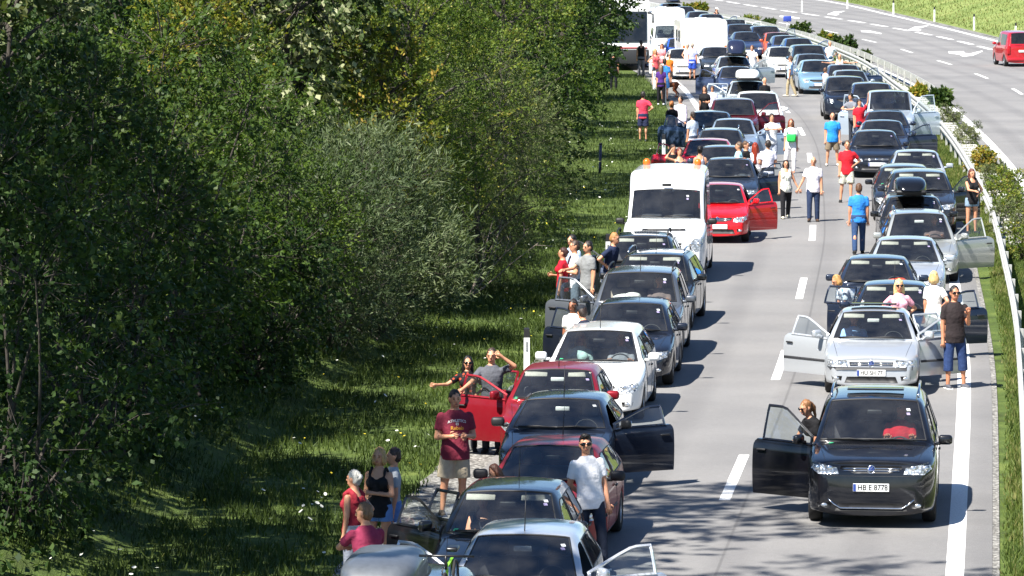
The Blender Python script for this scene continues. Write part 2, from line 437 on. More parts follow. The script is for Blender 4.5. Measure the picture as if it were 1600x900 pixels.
# guard rails
def guardrail(off_f, y0, y1, face, label, pstep=4.0):
    ym = 120; root = empty('guardrail', (float(off_f(ym)), ym, 0), 0, label, 'guardrail')
    O = np.array(root.location)
    prof = [(0.0, 0.43), (0.05, 0.46), (0.055, 0.51), (0.0, 0.555), (0.0, 0.605), (0.055, 0.65), (0.05, 0.70), (0.0, 0.735), (-0.02, 0.735), (-0.02, 0.43)]
    ys = np.concatenate([np.arange(y0, 140, 2.0), np.arange(max(140, y0), y1, 4.0)]); V = []; F = []; n = len(prof)
    for y in ys:
        x = float(off_f(y))
        for a, z in prof: V.append((x + face * a - O[0], y - O[1], z))
    for j in range(len(ys) - 1):
        for i in range(n): F.append((j * n + i, j * n + (i + 1) % n, (j + 1) * n + (i + 1) % n, (j + 1) * n + i))
    mb = MB(); mb.add(V, F); mb.build('beam', M_GALV, root, smooth=False)
    V, F = box(0, 0, 0.35, 0.07, 0.12, 0.72); pm = MB().add(V, F).mesh('post', [M_GALV], False)
    y = y0 + 1
    while y < min(y1, 300):
        link('post', pm, root, (float(off_f(y)) - face * 0.07 - O[0], y - O[1], 0)); y += pstep
    return root
RAIL1 = spline([(40, float(ROADX(40)) + 4.5)] + [yx(a, q, .7) for a, q in ((1592, 527), (1570, 400), (1540, 300), (1470, 190), (1400, 130), (1330, 85))] + [(300, float(ROADX(300)) + 6.2), (430, float(ROADX(430)) + 6.5)])
RAIL2 = lambda y: OPP1(y) - 0.42
guardrail(RAIL1, 45, 420, -1, 'pale curved steel guardrail beside the right-hand queue of cars')
guardrail(RAIL2, 205, 420, 1, 'thin steel guardrail along the empty opposite carriageway')
# flat concrete slabs bedded in the median
mroot = empty('median_slabs', (float(RAIL1(180)) + 0.8, 180, 0), 0, 'row of pale flat slabs bedded between the two guardrails', 'paving')
rs = random.Random(4); y = 126.0
while y < 262:
    a = float(RAIL1(y)) + 0.2; b = float(OPP1(y)) - 0.55
    if b - a > 0.5:
        V, F = rbox(0, 0, 0.03, (b - a) * rs.uniform(.9, 1), 0.8 * rs.uniform(.8, 1.15), 0.1, 0.015, 1)
        MB().add(V, F).build('slab', M_CONC, mroot, False, ((a + b) / 2 - mroot.location.x, y - 180, 0), (0, 0, rs.uniform(-.04, .04)))
    y += 1.75
# delineator posts
def make_post():
    mb = MB(); c = [(-0.06, -0.05), (0.06, -0.05), (0.05, 0.05), (-0.05, 0.05)]
    V = [(x, y, 0) for x, y in c] + [(x * .92, y * .9, 0.86) for x, y in c]; F = [(0, 1, 5, 4), (1, 2, 6, 5), (2, 3, 7, 6), (3, 0, 4, 7)]
    mb.add(V, F, 0); body = mb.mesh('body', [M_WHITE], False)
    mb = MB(); V = [(x * .95, y * .93, 0.86) for x, y in c] + [(x * .9, y * .85, 1.02 + (0.02 if y > 0 else 0)) for x, y in c]
    mb.add(V, F + [(4, 5, 6, 7)]); cap = mb.mesh('black_cap', [M_BLACK], False)
    mb = MB(); mb.add(*box(0, -0.053, 0.70, 0.035, 0.012, 0.17)); refl = mb.mesh('reflector', [M_REFL], False)
    return body, cap, refl
PB, PC, PR = make_post()
def post(px, py_top, label, h=1.03):
    p = at(px, py_top, h); g = ground_z(p.x, p.y) if p.x < 8 or p.x > 25 else 0
    p = at(px, py_top, h + g); r = empty('delineator_post', (p.x, p.y, g), 0, label, 'road post', 'delineator posts along the roadside')
    link('body', PB, r); link('black_cap', PC, r); link('reflector', PR, r); return r
for px, py, lb in [(823, 513, 'white black-capped road post nearest the camera, behind the dark red hatchback'),
                   (950, 366, 'white road post half hidden beside the parked black car by the grass'),
                   (1037, 210, 'white road post on the grass behind the white van'),
                   (1039, 127, 'white road post in front of the brown dog'),
                   (1022, 105, 'white road post beside the woman in pink at the roadside'),
                   (999, 82, 'white road post in front of the man in black vest'),
                   (964, 67, 'farthest white road post on the left verge'),
                   (1253, -3, 'white road post farthest along the opposite bank'),
                   (1324, -7, 'white road post third from the far end of the opposite bank'),
                   (1396, 1, 'white road post at the foot of the sunny bank, above the painted arrow'),
                   (1460, 11, 'white road post in the middle of the sunny bank'),
                   (1522, 22, 'white road post left of the red car on the opposite road'),
                   (1587, 36, 'white road post right behind the red car roof')]: post(px, py, lb)
# dark blue stake on the left verge
p = at(937, 272); g = ground_z(p.x, p.y); r = empty('marker_stake', (p.x, p.y, g), 0, 'thin dark blue stake standing in the left grass verge', 'stake')
MB().add(*tube([(0, 0, 0), (0.02, 0, 0.5), (0.03, 0, 0.95)], 0.045, 8)).build('pole', plain('stake_blue', '#232a4a', .6), r)
MB().add(*tube([(0.03, 0, 0.94), (0.03, 0, 1.0)], [0.055, 0.045], 8)).build('cap', M_BLACK, r)
# small blue sign in the median
p = at(1230, 55); r = empty('road_sign', (p.x, p.y, 0), 0, 'small blue sign plate on a post in the median', 'road sign')
MB().add(*tube([(0, 0, 0), (0, 0, 1.0)], 0.04, 8)).build('post', M_GALV, r)
MB().add(*rbox(0, -0.06, 1.02, 0.5, 0.03, 0.34, 0.012)).build('sign_plate', plain('sign_blue', '#31469b', .5), r)
# ------------------------------------------------------------ vehicles
PRE = {
 'hatch':  dict(L=4.15, W=1.74, H=1.44, zn=.72, zc=.95, zb=.93, yc=1.22, yh=1.98, yB=2.32, yf=.84, R=.31, wr=.70, tail='hatch'),
 'small':  dict(L=3.85, W=1.66, H=1.44, zn=.74, zc=.97, zb=.94, yc=1.12, yh=1.86, yB=2.20, yf=.78, R=.29, wr=.70, tail='hatch'),
 'sedan':  dict(L=4.50, W=1.76, H=1.43, zn=.71, zc=.94, zb=.93, yc=1.28, yh=2.06, yB=2.40, yf=.87, R=.31, wr=.69, tail='sedan'),
 'estate': dict(L=4.65, W=1.79, H=1.47, zn=.72, zc=.95, zb=.94, yc=1.27, yh=2.05, yB=2.40, yf=.88, R=.32, wr=.69, tail='hatch'),
 'suv':    dict(L=4.50, W=1.85, H=1.68, zn=.92, zc=1.10, zb=1.06, yc=1.22, yh=1.92, yB=2.36, yf=.86, R=.36, wr=.74, tail='hatch'),
 'mpv':    dict(L=4.82, W=1.90, H=1.72, zn=.86, zc=1.10, zb=1.04, yc=1.18, yh=2.02, yB=2.42, yf=.92, R=.335, wr=.73, tail='hatch'),
 'box':    dict(L=4.20, W=1.80, H=1.82, zn=.92, zc=1.16, zb=1.05, yc=1.08, yh=1.62, yB=2.25, yf=.82, R=.31, wr=.80, tail='hatch'),
 'van':    dict(L=5.50, W=1.99, H=2.52, zn=1.10, zc=1.42, zb=1.26, yc=1.30, yh=1.92, yB=2.55, yf=.96, R=.345, wr=.85, tail='hatch'),
}
def preset(kind, **kw):
    p = dict(PRE[kind]); p.update(kw); p['kind'] = kind
    p.setdefault('yr', p['L'] - (.98 if p['tail'] == 'sedan' else .80)); return p

def shell(p, lod):
    L, W, H, R = p['L'], p['W'], p['H'], p['R']; hw = W / 2; Ra = R + .055
    yc, yh, yB, yf, yr = p['yc'], p['yh'], p['yB'], p['yf'], p['yr']
    zs = .24; hatch = p['tail'] == 'hatch'; boxy = p['kind'] in ('van', 'box')
    yc = max(yc, yf + 1.14 * Ra + .02)
    st = [(0., 'nose'), (.06, 'hood'), (.24, 'hood')]
    for k in (-1.12, -.78, 0, .78, 1.12): st.append((yf + k * Ra, 'hood'))
    if st[3][0] < .36: st[2] = (.5 * (st[1][0] + st[3][0]), 'hood')
    st += [(yc, 'cowl'), (yh, 'head'), (yB - .045, 'roof'), (yB + .045, 'roof')]
    ra = [yr + k * Ra for k in (-1.12, -.78, 0, .78, 1.12)]
    if ra[0] - yB > 1.15: st.append(((ra[0] + yB) / 2, 'roof'))
    if hatch: st += [(ra[0], 'roof'), (ra[1], 'roof'), (ra[2], 'roof'), (ra[3], 'roof'), (ra[4], 'rend'), (L - .05, 'rwb'), (L, 'tail')]
    else: st += [(ra[0], 'roof'), (ra[1], 'rend'), (ra[2], 'rwb'), (ra[3], 'deck'), (ra[4], 'deck'), (L - .06, 'deck'), (L, 'tail')]
    iC = [i for i, s in enumerate(st) if s[1] == 'cowl'][0]; iH = iC + 1; iB0 = iC + 2; iB1 = iC + 3
    iE = [i for i, s in enumerate(st) if s[1] == 'rend'][0]
    iR0 = [i for i, s in enumerate(st) if abs(s[0] - ra[0]) < 1e-6][0]
    wr = p['wr'] * hw; zb0 = p['zb']
    def zroof(y):
        if p['kind'] == 'van': return H - .44 * max(0, 1 - (y - yh) / .62) ** 1.6
        t = (y - yh) / max(.1, (L - .3 - yh)); return H - .035 * (1 - t) ** 2 * (0 if boxy else 1) - (.03 if boxy else .075) * max(0, t) ** 2
    G = []
    for (y, k) in st:
        # plan taper
        if y < .9: tw = 1 - (.20 if not boxy else .12) * max(0, 1 - y / .42) ** 2.2 - .03 * max(0, 1 - y / .9)
        else: tw = 1 - .075 * max(0, (y - (L - .9)) / .9) ** 2
        w_ = hw * tw; za = zs; zr_ = R
        for c in (yf, yr):
            d = abs(y - c)
            if d < Ra: za = max(za, zr_ + math.sqrt(Ra * Ra - d * d) * 1.03)
        arch = za > zs
        zbelt = zb0 + .05 * max(0, (y - yc)) / (L - yc)
        zu = za if arch else .19
        pts = [(0, 0, zu), (w_ * .6, 0, zu), (w_ * .975, 0, za)]
        if k in ('nose', 'hood'):
            t = min(1, max(0, (y - .05) / (yc - .05))); zh = p['zn'] + (p['zc'] - .02 - p['zn']) * t ** .8
            if k == 'nose': zh -= .035
            z4 = zh - .13; z3 = min(z4 - .03, max(.5, za + .035))
            sl_ = .07 if k == 'nose' else 0
            pts += [(w_ * 1.0, 0, z3), (w_ * .995, sl_ * .3, z4), (w_ * .95, sl_ * .7, zh - .055), (w_ * .87, sl_, zh - .022), (w_ * .72, sl_, zh - .004), (w_ * .4, sl_, zh + .012), (0, sl_, zh + .018)]
        else:
            z3 = max(.55, za + .04); z4 = zbelt - .12
            z3 = min(z3, z4 - .03)
            pts += [(w_ * 1.0, 0, z3), (w_ * .985, 0, z4), (w_ * .945, 0, zbelt)]
            zr = zroof(y)
            if k == 'cowl':
                zc = p['zc']
                pts += [(w_ * .925, .03, zbelt + .04), (w_ * .84, .0, zc + .0), (w_ * .45, -.10, zc + .015), (0, -.13, zc + .02)]
            elif k in ('head', 'roof'):
                wt = wr * (.97 if k == 'head' else 1.0) * (1 - .04 * max(0, (y - yB) / (L - yB)))
                e = .05 if k == 'head' else 0
                pts += [(wt + .055, e, zr - .115), (wt - .03, e * .6, zr - .03), (wt * .55, -e * .6, zr + .0), (0, -e, zr + .012)]
            elif k == 'rend':
                ye = (p.get('yre', L - (.22 if boxy else .50)) if hatch else y) - y
                wt = wr * .94; zr = zroof(y + ye)
                pts += [(wt + .045, ye - .06, zr - .115), (wt - .04, ye, zr - .045), (wt * .55, ye + .03, zr - .02), (0, ye + .04, zr - .01)]
            elif k == 'rwb':
                z0 = zbelt + (.05 if hatch else .02)
                if hatch: pts += [(w_ * .91, -.02, z0), (w_ * .80, .01, z0 + .01), (w_ * .45, .035, z0 + .01), (0, .04, z0 + .01)]
                else: pts += [(w_ * .92, .28, z0), (w_ * .78, .34, z0 + .02), (w_ * .45, .36, z0 + .03), (0, .37, z0 + .03)]
            elif k == 'deck':
                zd = zbelt + .02
                sh = max(0, (ra[2] + .42) - y) if y < L - .1 else 0
                pts += [(w_ * .92, sh, zd), (w_ * .76, sh, zd + .02), (w_ * .45, sh, zd + .03), (0, sh, zd + .03)]
            elif k == 'tail':
                zt = zbelt - (.05 if not hatch else .06)
                for i in range(len(pts)):
                    a = pts[i]; pts[i] = (a[0] * .95, 0, a[2] if i != 5 else zt)
                pts[4] = (pts[4][0], 0, zt - .1)
                pts += [(w_ * .86, -.01, zt + .03), (w_ * .7, -.01, zt + .04), (w_ * .4, 0, zt + .045), (0, 0, zt + .045)]
        G.append([(a, y + b - L / 2, c) for a, b, c in pts])
    nS = len(st); nj = 10; V = []; idx = {}
    for i in range(nS):
        for j in range(nj):
            for s in ((-1, 1) if j not in (0, 9) else (1,)):
                x, yy, z = G[i][j]; idx[(i, j, s)] = len(V); V.append((s * x, yy, z))
            if j in (0, 9): idx[(i, j, -1)] = idx[(i, j, 1)]
    CL = ['body', 'windscreen', 'rear_window', 'wFa', 'wFb', 'wRa', 'wRb', 'wQa', 'wQb', 'dFa', 'dFb', 'dRa', 'dRb']
    ci = {c: i for i, c in enumerate(CL)}
    F = []; C = []
    two = p.get('doors3', False); van = p['kind'] == 'van'
    for i in range(nS - 1):
        for j in range(nj - 1):
            for s in (-1, 1):
                sd_ = 'a' if s < 0 else 'b'; c = 'body'
                if i == iC and j >= 7: c = 'windscreen'
                elif i == iE and j >= 7: c = 'rear_window'
                elif j == 5 and iC <= i < iB0: c = 'wF' + sd_
                elif j == 5 and iB1 <= i < iR0 and not van: c = ('wR' if not two else 'wQ') + sd_
                elif j == 5 and iR0 <= i < iE - (1 if hatch else 0) and not van and p.get('quarter', True): c = 'wQ' + sd_
                elif 2 <= j <= 4 and iC <= i < iB1: c = 'dF' + sd_
                elif 2 <= j <= 4 and iB1 <= i < iR0 and not two and not van: c = 'dR' + sd_
                q = [idx[(i, j, s)], idx[(i, j + 1, s)], idx[(i + 1, j + 1, s)], idx[(i + 1, j, s)]]
                if s > 0: q = q[::-1]
                F.append(q); C.append(ci[c])
    for i, fl in ((0, False), (nS - 1, True)):
        for j in range(nj - 1):
            q = [idx[(i, j, -1)], idx[(i, j + 1, -1)], idx[(i, j + 1, 1)], idx[(i, j, 1)]]
            q = list(dict.fromkeys(q))
            if not fl: q = q[::-1]
            F.append(q); C.append(0)
    me = bpy.data.meshes.new('sh'); me.from_pydata(V, [], F)
    bm = bmesh.new(); bm.from_mesh(me); bmesh.ops.recalc_face_normals(bm, faces=bm.faces)
    cl = bm.edges.layers.float.new('crease_edge'); bm.verts.ensure_lookup_table()
    def cr(i0, j0, i1, j1, v):
        for s in (-1, 1):
            e = bm.edges.get((bm.verts[idx[(i0, j0, s)]], bm.verts[idx[(i1, j1, s)]]))
            if e: e[cl] = max(e[cl], v)
    for i in range(nS - 1):
        cr(i, 2, i + 1, 2, .7)
        if i >= iC: cr(i, 5, i + 1, 5, .55)
        else: cr(i, 5, i + 1, 5, .25)
        if i >= iC and i <= iE: cr(i, 6, i + 1, 6, .4); cr(i, 7, i + 1, 7, .35)
    for j in range(nj - 1):
        cr(0, j, 0, j + 1, .35); cr(nS - 1, j, nS - 1, j + 1, .5)
        if j >= 6: cr(iC, j, iC, j + 1, .6); cr(iH, j, iH, j + 1, .5); cr(iE, j, iE, j + 1, .6); cr(iE + 1, j, iE + 1, j + 1, .5)
        if j == 5: cr(iB0, 5, iB0, 6, .8); cr(iB1, 5, iB1, 6, .8); cr(iR0, 5, iR0, 6, .8)
    bm.to_mesh(me); bm.free()
    for _ in CL: me.materials.append(M_BLACK)
    me.polygons.foreach_set('material_index', C)
    r = evaluate(me, [('SUBSURF', dict(levels=lod, render_levels=lod))])
    VV, FF = arrays(r); mi = np.empty(len(FF), np.int32); r.polygons.foreach_get('material_index', mi)
    bpy.data.meshes.remove(r)
    parts = {}
    FA = np.array(FF)
    for c in CL:
        sel = FA[mi == ci[c]]
        if len(sel): parts[c] = sub(VV, sel)
    bvh = BVHTree.FromPolygons([Vector(v) for v in VV], FF)
    return parts, bvh
def sub(V, F):
    u, inv = np.unique(F, return_inverse=True)
    return V[u], inv.reshape(F.shape).tolist()
def merge(a, b):
    n = len(a[0]); return np.concatenate([a[0], b[0]]), a[1] + [[i + n for i in f] for f in b[1]]
def boundary(F):
    d = {}
    for f in F:
        for i in range(len(f)):
            a, b = f[i], f[(i + 1) % len(f)]
            k = (min(a, b), max(a, b)); d[k] = d.get(k, 0) + 1
    return [k for k, v in d.items() if v == 1]
def rim_tube(V, F, r, push=0.0):
    mb = MB()
    for a, b in boundary(F):
        p, q = V[a].copy(), V[b].copy(); d = (q - p); d /= (np.linalg.norm(d) + 1e-9)
        mb.add(*tube([p - d * r * .5, q + d * r * .5], r, 4, True))
    return mb
def thick(V, F, dx):
    n = len(V); V2 = V.copy(); V2[:, 0] -= dx
    FF = [list(f) for f in F] + [[i + n for i in f][::-1] for f in F]; m = [0] * len(F) + [1] * len(F)
    VV = [V, V2]; k = 2 * n
    for a, b in boundary(F): VV.append(np.array([V[a], V[b], V2[b], V2[a]])); FF.append([k, k + 1, k + 2, k + 3]); m.append(0); k += 4
    return np.concatenate(VV), FF, m

def patch(bvh, poly, axis='y', off=0.008, depth=0.03, res=0.06, mirror=False, yc_=-9):
    """polygon in front view (x,z) or plan (x,y) laid on the body, with a rim so that it has depth"""
    pts = [Vector(q) for q in poly]; bd = []
    for i in range(len(pts)):
        a, b = pts[i], pts[(i + 1) % len(pts)]; n = max(1, int((b - a).length / res))
        for k in range(n): bd.append(a + (b - a) * k / n)
    xs = [q.x for q in pts]; zs = [q.y for q in pts]; inner = []
    def inside(x, y):
        c = False; n = len(pts)
        for i in range(n):
            a, b = pts[i], pts[i - 1]
            if (a.y > y) != (b.y > y) and x < (b.x - a.x) * (y - a.y) / (b.y - a.y) + a.x: c = not c
        return c
    x = min(xs) + res * .5
    while x < max(xs):
        z = min(zs) + res * .5
        while z < max(zs):
            if inside(x, z): inner.append(Vector((x, z)))
            z += res
        x += res
    nb = len(bd)
    r = delaunay_2d_cdt(bd + inner, [], [list(range(nb))], 1, 1e-5)
    V = []; last = None
    for q in r[0]:
        if axis == 'y':
            h = bvh.ray_cast(Vector((q.x, -9, q.y)), Vector((0, 1, 0)))
            if h[0] is None: y = last if last is not None else 0
            else: y = h[0].y; last = y
            V.append((q.x, y - off, q.y))
        else:
            h = bvh.ray_cast(Vector((q.x, q.y, 9)), Vector((0, 0, -1)))
            z = h[0].z if h[0] is not None else (last or 1.4); last = z
            V.append((q.x, q.y, z + off))
    F = [list(f) for f in r[2]]
    V = np.array(V); n = len(V); V2 = V.copy()
    if axis == 'y': V2[:, 1] += depth
    else: V2[:, 2] -= depth
    FF = F + [[a, b, b + n, a + n] for a, b in boundary(F)]
    V = np.concatenate([V, V2]); return V, FF
def mirx(V, F):
    V = np.array(V).copy(); V[:, 0] *= -1; return V, [list(f)[::-1] for f in F]

def wheel_meshes(R, w_=.2, style=0):
    prof = [(-w_ / 2 + .02, R * .62), (-w_ / 2, R * .70), (-w_ / 2 + .005, R * .9), (-w_ / 2 + .03, R * .985), (0, R), (w_ / 2 - .03, R * .985), (w_ / 2 - .005, R * .9), (w_ / 2, R * .70), (w_ / 2 - .02, R * .62)]
    ty = MB().add(*lathe(prof, 22)).mesh('tyre', [M_RUBBER])
    mb = MB(); mb.add(*lathe([(w_ / 2 - .02, R * .64), (w_ / 2 - .03, R * .58), (w_ / 2 - .07, R * .55), (w_ / 2 - .09, R * .2), (w_ / 2 - .09, 0.001)], 20), 1)
    mb.add(*lathe([(w_ / 2 - .015, R * .64), (w_ / 2 - .02, R * .57), (w_ / 2 - .05, R * .56)], 20), 0)
    ns = (5, 7, 10)[style % 3]
    for k in range(ns):
        a = 2 * math.pi * k / ns
        V, F = box(w_ / 2 - .045, R * .33, 0, .035, R * .56, R * (.62 / ns + .06))
        c, s = math.cos(a), math.sin(a); V = [(x, y * c - z * s, y * s + z * c) for x, y, z in V]; mb.add(V, F, 0)
    mb.add(*lathe([(w_ / 2 - .02, .001), (w_ / 2 - .02, R * .16), (w_ / 2 - .06, R * .18)], 14), 0)
    return ty, mb.mesh('rim', [M_RIM, M_BLACK], False)
_wm = {}
def text_mesh(s, size, mat):
    cu = bpy.data.curves.new('t', 'FONT'); cu.body = s; cu.size = size; cu.align_x = 'CENTER'; cu.align_y = 'CENTER'; cu.extrude = 0.002; cu.offset = size * 0.015
    me = evaluate(cu, []); me.materials.clear(); me.materials.append(mat); return me
def seat_mesh(mat):
    mb = MB()
    mb.add(*rbox(0, .02, .42, .50, .52, .16, .05)); 
    V, F = rbox(0, 0, .30, .48, .13, .62, .05); M = Matrix.Translation((0, .28, .46)) @ Matrix.Rotation(math.radians(-16), 4, 'X'); mb.add(V, F, 0, M)
    V, F = rbox(0, 0, .72, .26, .09, .19, .04); mb.add(V, F, 0, M)
    return mb.mesh('seat', [mat])
SEAT = {}
def wheel_ring(r):
    n = 20; P = [(r * math.cos(2 * math.pi * k / n), 0, r * math.sin(2 * math.pi * k / n)) for k in range(n + 1)]
    mb = MB(); mb.add(*tube(P, .014, 6, False)); mb.add(*box(0, 0.01, 0, r * 1.9, .02, .03)); mb.add(*box(0, .01, -r * .45, .03, .02, r * .9)); mb.add(*rbox(0, 0, 0, .13, .04, .1, .015))
    return mb
CARS = {}
def head_poly(style, hw, zn):
    W = hw
    S = {'slant': [(.49 * W, zn - .18), (.80 * W, zn - .185), (.975 * W, zn - .085), (.96 * W, zn - .01), (.80 * W, zn - .03), (.52 * W, zn - .09)],
         'rect': [(.48 * W, zn - .165), (.90 * W, zn - .165), (.965 * W, zn - .12), (.955 * W, zn - .045), (.50 * W, zn - .045)],
         'tall': [(.58 * W, zn - .20), (.82 * W, zn - .24), (.955 * W, zn - .16), (.94 * W, zn + .02), (.78 * W, zn - .02), (.60 * W, zn - .10)],
         'round': [(.50 * W, zn - .13), (.56 * W, zn - .18), (.72 * W, zn - .185), (.88 * W, zn - .15), (.95 * W, zn - .08), (.9 * W, zn - .035), (.68 * W, zn - .045), (.53 * W, zn - .08)],
         'van': [(.62 * W, zn - .36), (.88 * W, zn - .36), (.95 * W, zn - .12), (.90 * W, zn - .03), (.74 * W, zn - .06), (.62 * W, zn - .16)]}
    return S[style]
def car(key, kind, px, py, color, label, doors=None, metal=0.0, light='slant', yaw=0.0, near=True, cat='car', name=None, pos=None, grille='bars', strip_=None, plate=None, extras=(), hz=None, style=0, seatm=None, flip=False, group=None, intd=True, driver=None, **kw):
    p = preset(kind, **kw); lod = 2 if near else 1
    ck = (kind, lod, tuple(sorted(kw.items())))
    if ck not in CARS: CARS[ck] = shell(p, lod)
    parts, bvh = CARS[ck]; L, W, H, R = p['L'], p['W'], p['H'], p['R']; hw = W / 2; zn = p['zn']
    zh = hz if hz else H - .10
    P = at(px, py, zh) if pos is None else Vector(pos)
    m = slope(ROADX, P.y); rz = -math.atan(m) + math.radians(yaw)
    loc_l = Vector((0, p['yh'] - L / 2, 0))
    if pos is None: root_p = P - Matrix.Rotation(rz, 3, 'Z') @ loc_l
    else: root_p = Vector(pos)
    if flip: rz += math.pi
    root = empty(name or {'hatch': 'hatchback_car', 'small': 'small_car', 'sedan': 'saloon_car', 'estate': 'estate_car', 'suv': 'off_road_car', 'mpv': 'people_carrier', 'box': 'box_shaped_car', 'van': 'panel_van'}[kind], (root_p.x, root_p.y, 0), rz, label, cat, group or 'vehicles standing in the traffic jam' if not flip else None)
    pm = paint(color, metal, .35, kw.get('coat', 1.0)); doors = doors or {}
    mb = MB(); B = parts['body']
    body = [B]
    for c in ('dFa', 'dFb', 'dRa', 'dRb'):
        if c in parts and not near and c[1:] not in doors: body.append(parts[c])
    for b in body: mb.add(*b)
    mb.build('body', pm, root)
    gl = M_GLASS if near else M_GLASSD
    MB().add(*parts['windscreen']).build('windscreen', M_GLASS, root)
    if 'rear_window' in parts: MB().add(*parts['rear_window']).build('rear_window', M_GLASS if near else M_GLASSD, root)
    # windscreen surround
    rim_tube(*parts['windscreen'], .012 if near else .014).build('windscreen_seal', M_BLACK, root, False)
    for c in ('Fa', 'Fb', 'Ra', 'Rb'):
        d = parts.get('d' + c); wn = parts.get('w' + c)
        if wn is None: continue
        s = -1 if c[1] == 'a' else 1
        if d is None or (not near and c not in doors):
            MB().add(*wn).build('side_window', gl, root); continue
        ang = doors.get(c, 0)
        allv = d[0]; k = np.argmin(allv[:, 1]); hy = allv[:, 1].min(); hx = s * (abs(allv[np.abs(allv[:, 1] - hy) < .05][:, 0]).max())
        hp = np.array((hx, hy, 0)); dn = 'door'
        V, F, mi = thick(d[0] - hp, d[1], s * (.085 if ang else .02))
        dm = MB(); dm.add(V, F, mi)
        do = dm.build(dn, [pm, M_INT if ang else M_BLACK], root, True, hp, (0, 0, math.radians(-s * ang)))
        MB().add(wn[0] - hp, wn[1]).build('window', M_GLASS, do)
        if ang:
            fr = rim_tube(wn[0] - hp, wn[1], .022); fr.build('window_frame', pm, do, False)
            # inner arm rest
            arm = rbox(-s * .12, (d[0][:, 1].max() - hy) * .5, .62, .06, .55, .07, .02); MB().add(*arm).build('armrest', M_INTD, do)
        else:
            fr = rim_tube(wn[0] - hp, wn[1], .010); fr.build('window_seal', M_BLACK, do, False)
            rim_tube(d[0] - hp, d[1], .0045).build('door_seal', M_BLACK, do, False)
        ln = d[0][:, 1].max() - hy; zt = p['zb'] - .13
        MB().add(*rbox(s * .012, ln - .17, zt, .03, .16, .03, .01)).build('handle', M_BLACK if strip_ or near else pm, do)
        if strip_:
            MB().add(*rbox(s * .002, ln * .5, .52, .018, ln * .97, .045, .006, 1)).build('rub_strip', M_TRIM, do)
        if c[0] == 'F':
            mm = MB(); mm.add(*rbox(s * .105, .12, p['zb'] + .085, .21, .10, .145, .055, 3)); mm.add(*rbox(-s * .01, .12, p['zb'] + .03, .10, .05, .05, .015))
            mo = mm.build('mirror', pm if not p.get('bmir') else M_BLACK, do)
            if ang or near: MB().add(*rbox(s * .105, .172, p['zb'] + .085, .16, .012, .10, .005, 1)).build('mirror_glass', M_CHROME, mo)
    if not near:
        for s in (-1, 1):
            if ('F' + ('a' if s < 0 else 'b')) in doors: continue
            mm = MB(); y0 = p['yc'] + .16 - L / 2
            mm.add(*ellipsoid((s * (hw + .06), y0, p['zb'] + .08), (.11, .06, .08), 8, 6)); mm.add(*box(s * (hw - .02), y0 + .02, p['zb'] + .04, .14, .04, .04))
            mm.build('mirror', pm if not p.get('bmir') else M_BLACK, root)
    for c in ('wQa', 'wQb'):
        if c in parts:
            MB().add(*parts[c]).build('quarter_window', M_GLASSD if near else gl, root)
            if near: rim_tube(*parts[c], .010).build('window_seal', M_BLACK, root, False)
    # wheels
    if (R, style % 3) not in _wm: _wm[(R, style % 3)] = wheel_meshes(R, .21, style)
    ty, ri = _wm[(R, style % 3)]
    for s in (-1, 1):
        for yy in (p['yf'], p['yr']):
            o = link('wheel', ty, root, (s * (hw - .125), yy - L / 2, R), (0, 0, 0 if s > 0 else math.pi)); link('rim', ri, o)
    # front: lamps, grille, intakes, plate
    hp = patch(bvh, head_poly(light, hw, zn), off=.006, res=.05 if near else .1)
    M_L = headlamp()
    for s in (1, -1):
        V, F = hp if s > 0 else mirx(*hp)
        lo = MB().add(V, F).build('headlight', M_L, root)
        if near:
            q = head_poly(light, hw, zn); cx = sum(a for a, b in q) / len(q); cz = sum(b for a, b in q) / len(q)
            for dx in (-.11, .05):
                h = bvh.ray_cast(Vector((cx + dx * W / 1.8, -9, cz)), Vector((0, 1, 0)))
                if h[0] is not None:
                    MB().add(*ellipsoid((s * (cx + dx * W / 1.8), h[0].y - .004, cz), (.05, .018, .042), 10, 6)).build('lamp_reflector', M_REFL, lo)
    gw = .44 * hw
    van = kind == 'van'
    rgk = random.Random(key + 'g'); gs = kw.get('gs', rgk.choice(['slim', 'slim', 'deep', 'wide']))
    gp = [(-gw * .8, zn - .27), (gw * .8, zn - .27), (gw * 1.0, zn - .07), (-gw * 1.0, zn - .07)] if gs == 'deep' and not van else [(-gw * .6, zn - .17), (gw * .6, zn - .17), (gw * 1.08, zn - .10), (gw * 1.04, zn - .065), (-gw * 1.04, zn - .065), (-gw * 1.08, zn - .10)] if gs == 'wide' and not van else [(-gw, zn - .15), (gw, zn - .15), (gw * 1.04, zn - .075), (-gw * 1.04, zn - .075)] if not van else [(-gw * .9, zn - .38), (gw * .9, zn - .38), (gw, zn - .16), (-gw, zn - .16)]
    V, F = patch(bvh, gp, off=.006, res=.12); go = MB().add(V, F).build('grille', M_BLACK, root)
    if near and grille == 'bars':
        for z in ((zn - .128, zn - .095) if not van else (zn - .33, zn - .27, zn - .21)):
            V, F = patch(bvh, [(-gw * .98, z - .006), (gw * .98, z - .006), (gw * .98, z + .006), (-gw * .98, z + .006)], off=.014, depth=.01, res=.2); MB().add(V, F).build('grille_bar', M_CHROME if not van else pm, go)
    if near and not van:
        for z in (zn - .205,):
            V, F = patch(bvh, [(-hw * .99, z - .004), (hw * .99, z - .004), (hw * .99, z + .004), (-hw * .99, z + .004)], off=.002, depth=.006, res=.15); MB().add(V, F).build('bumper_gap', M_BLACK, root)
    V, F = patch(bvh, [(-hw * .55, .26), (hw * .55, .26), (hw * .50, .37), (-hw * .50, .37)], off=.005, res=.15); MB().add(V, F).build('air_intake', M_BLACK, root)
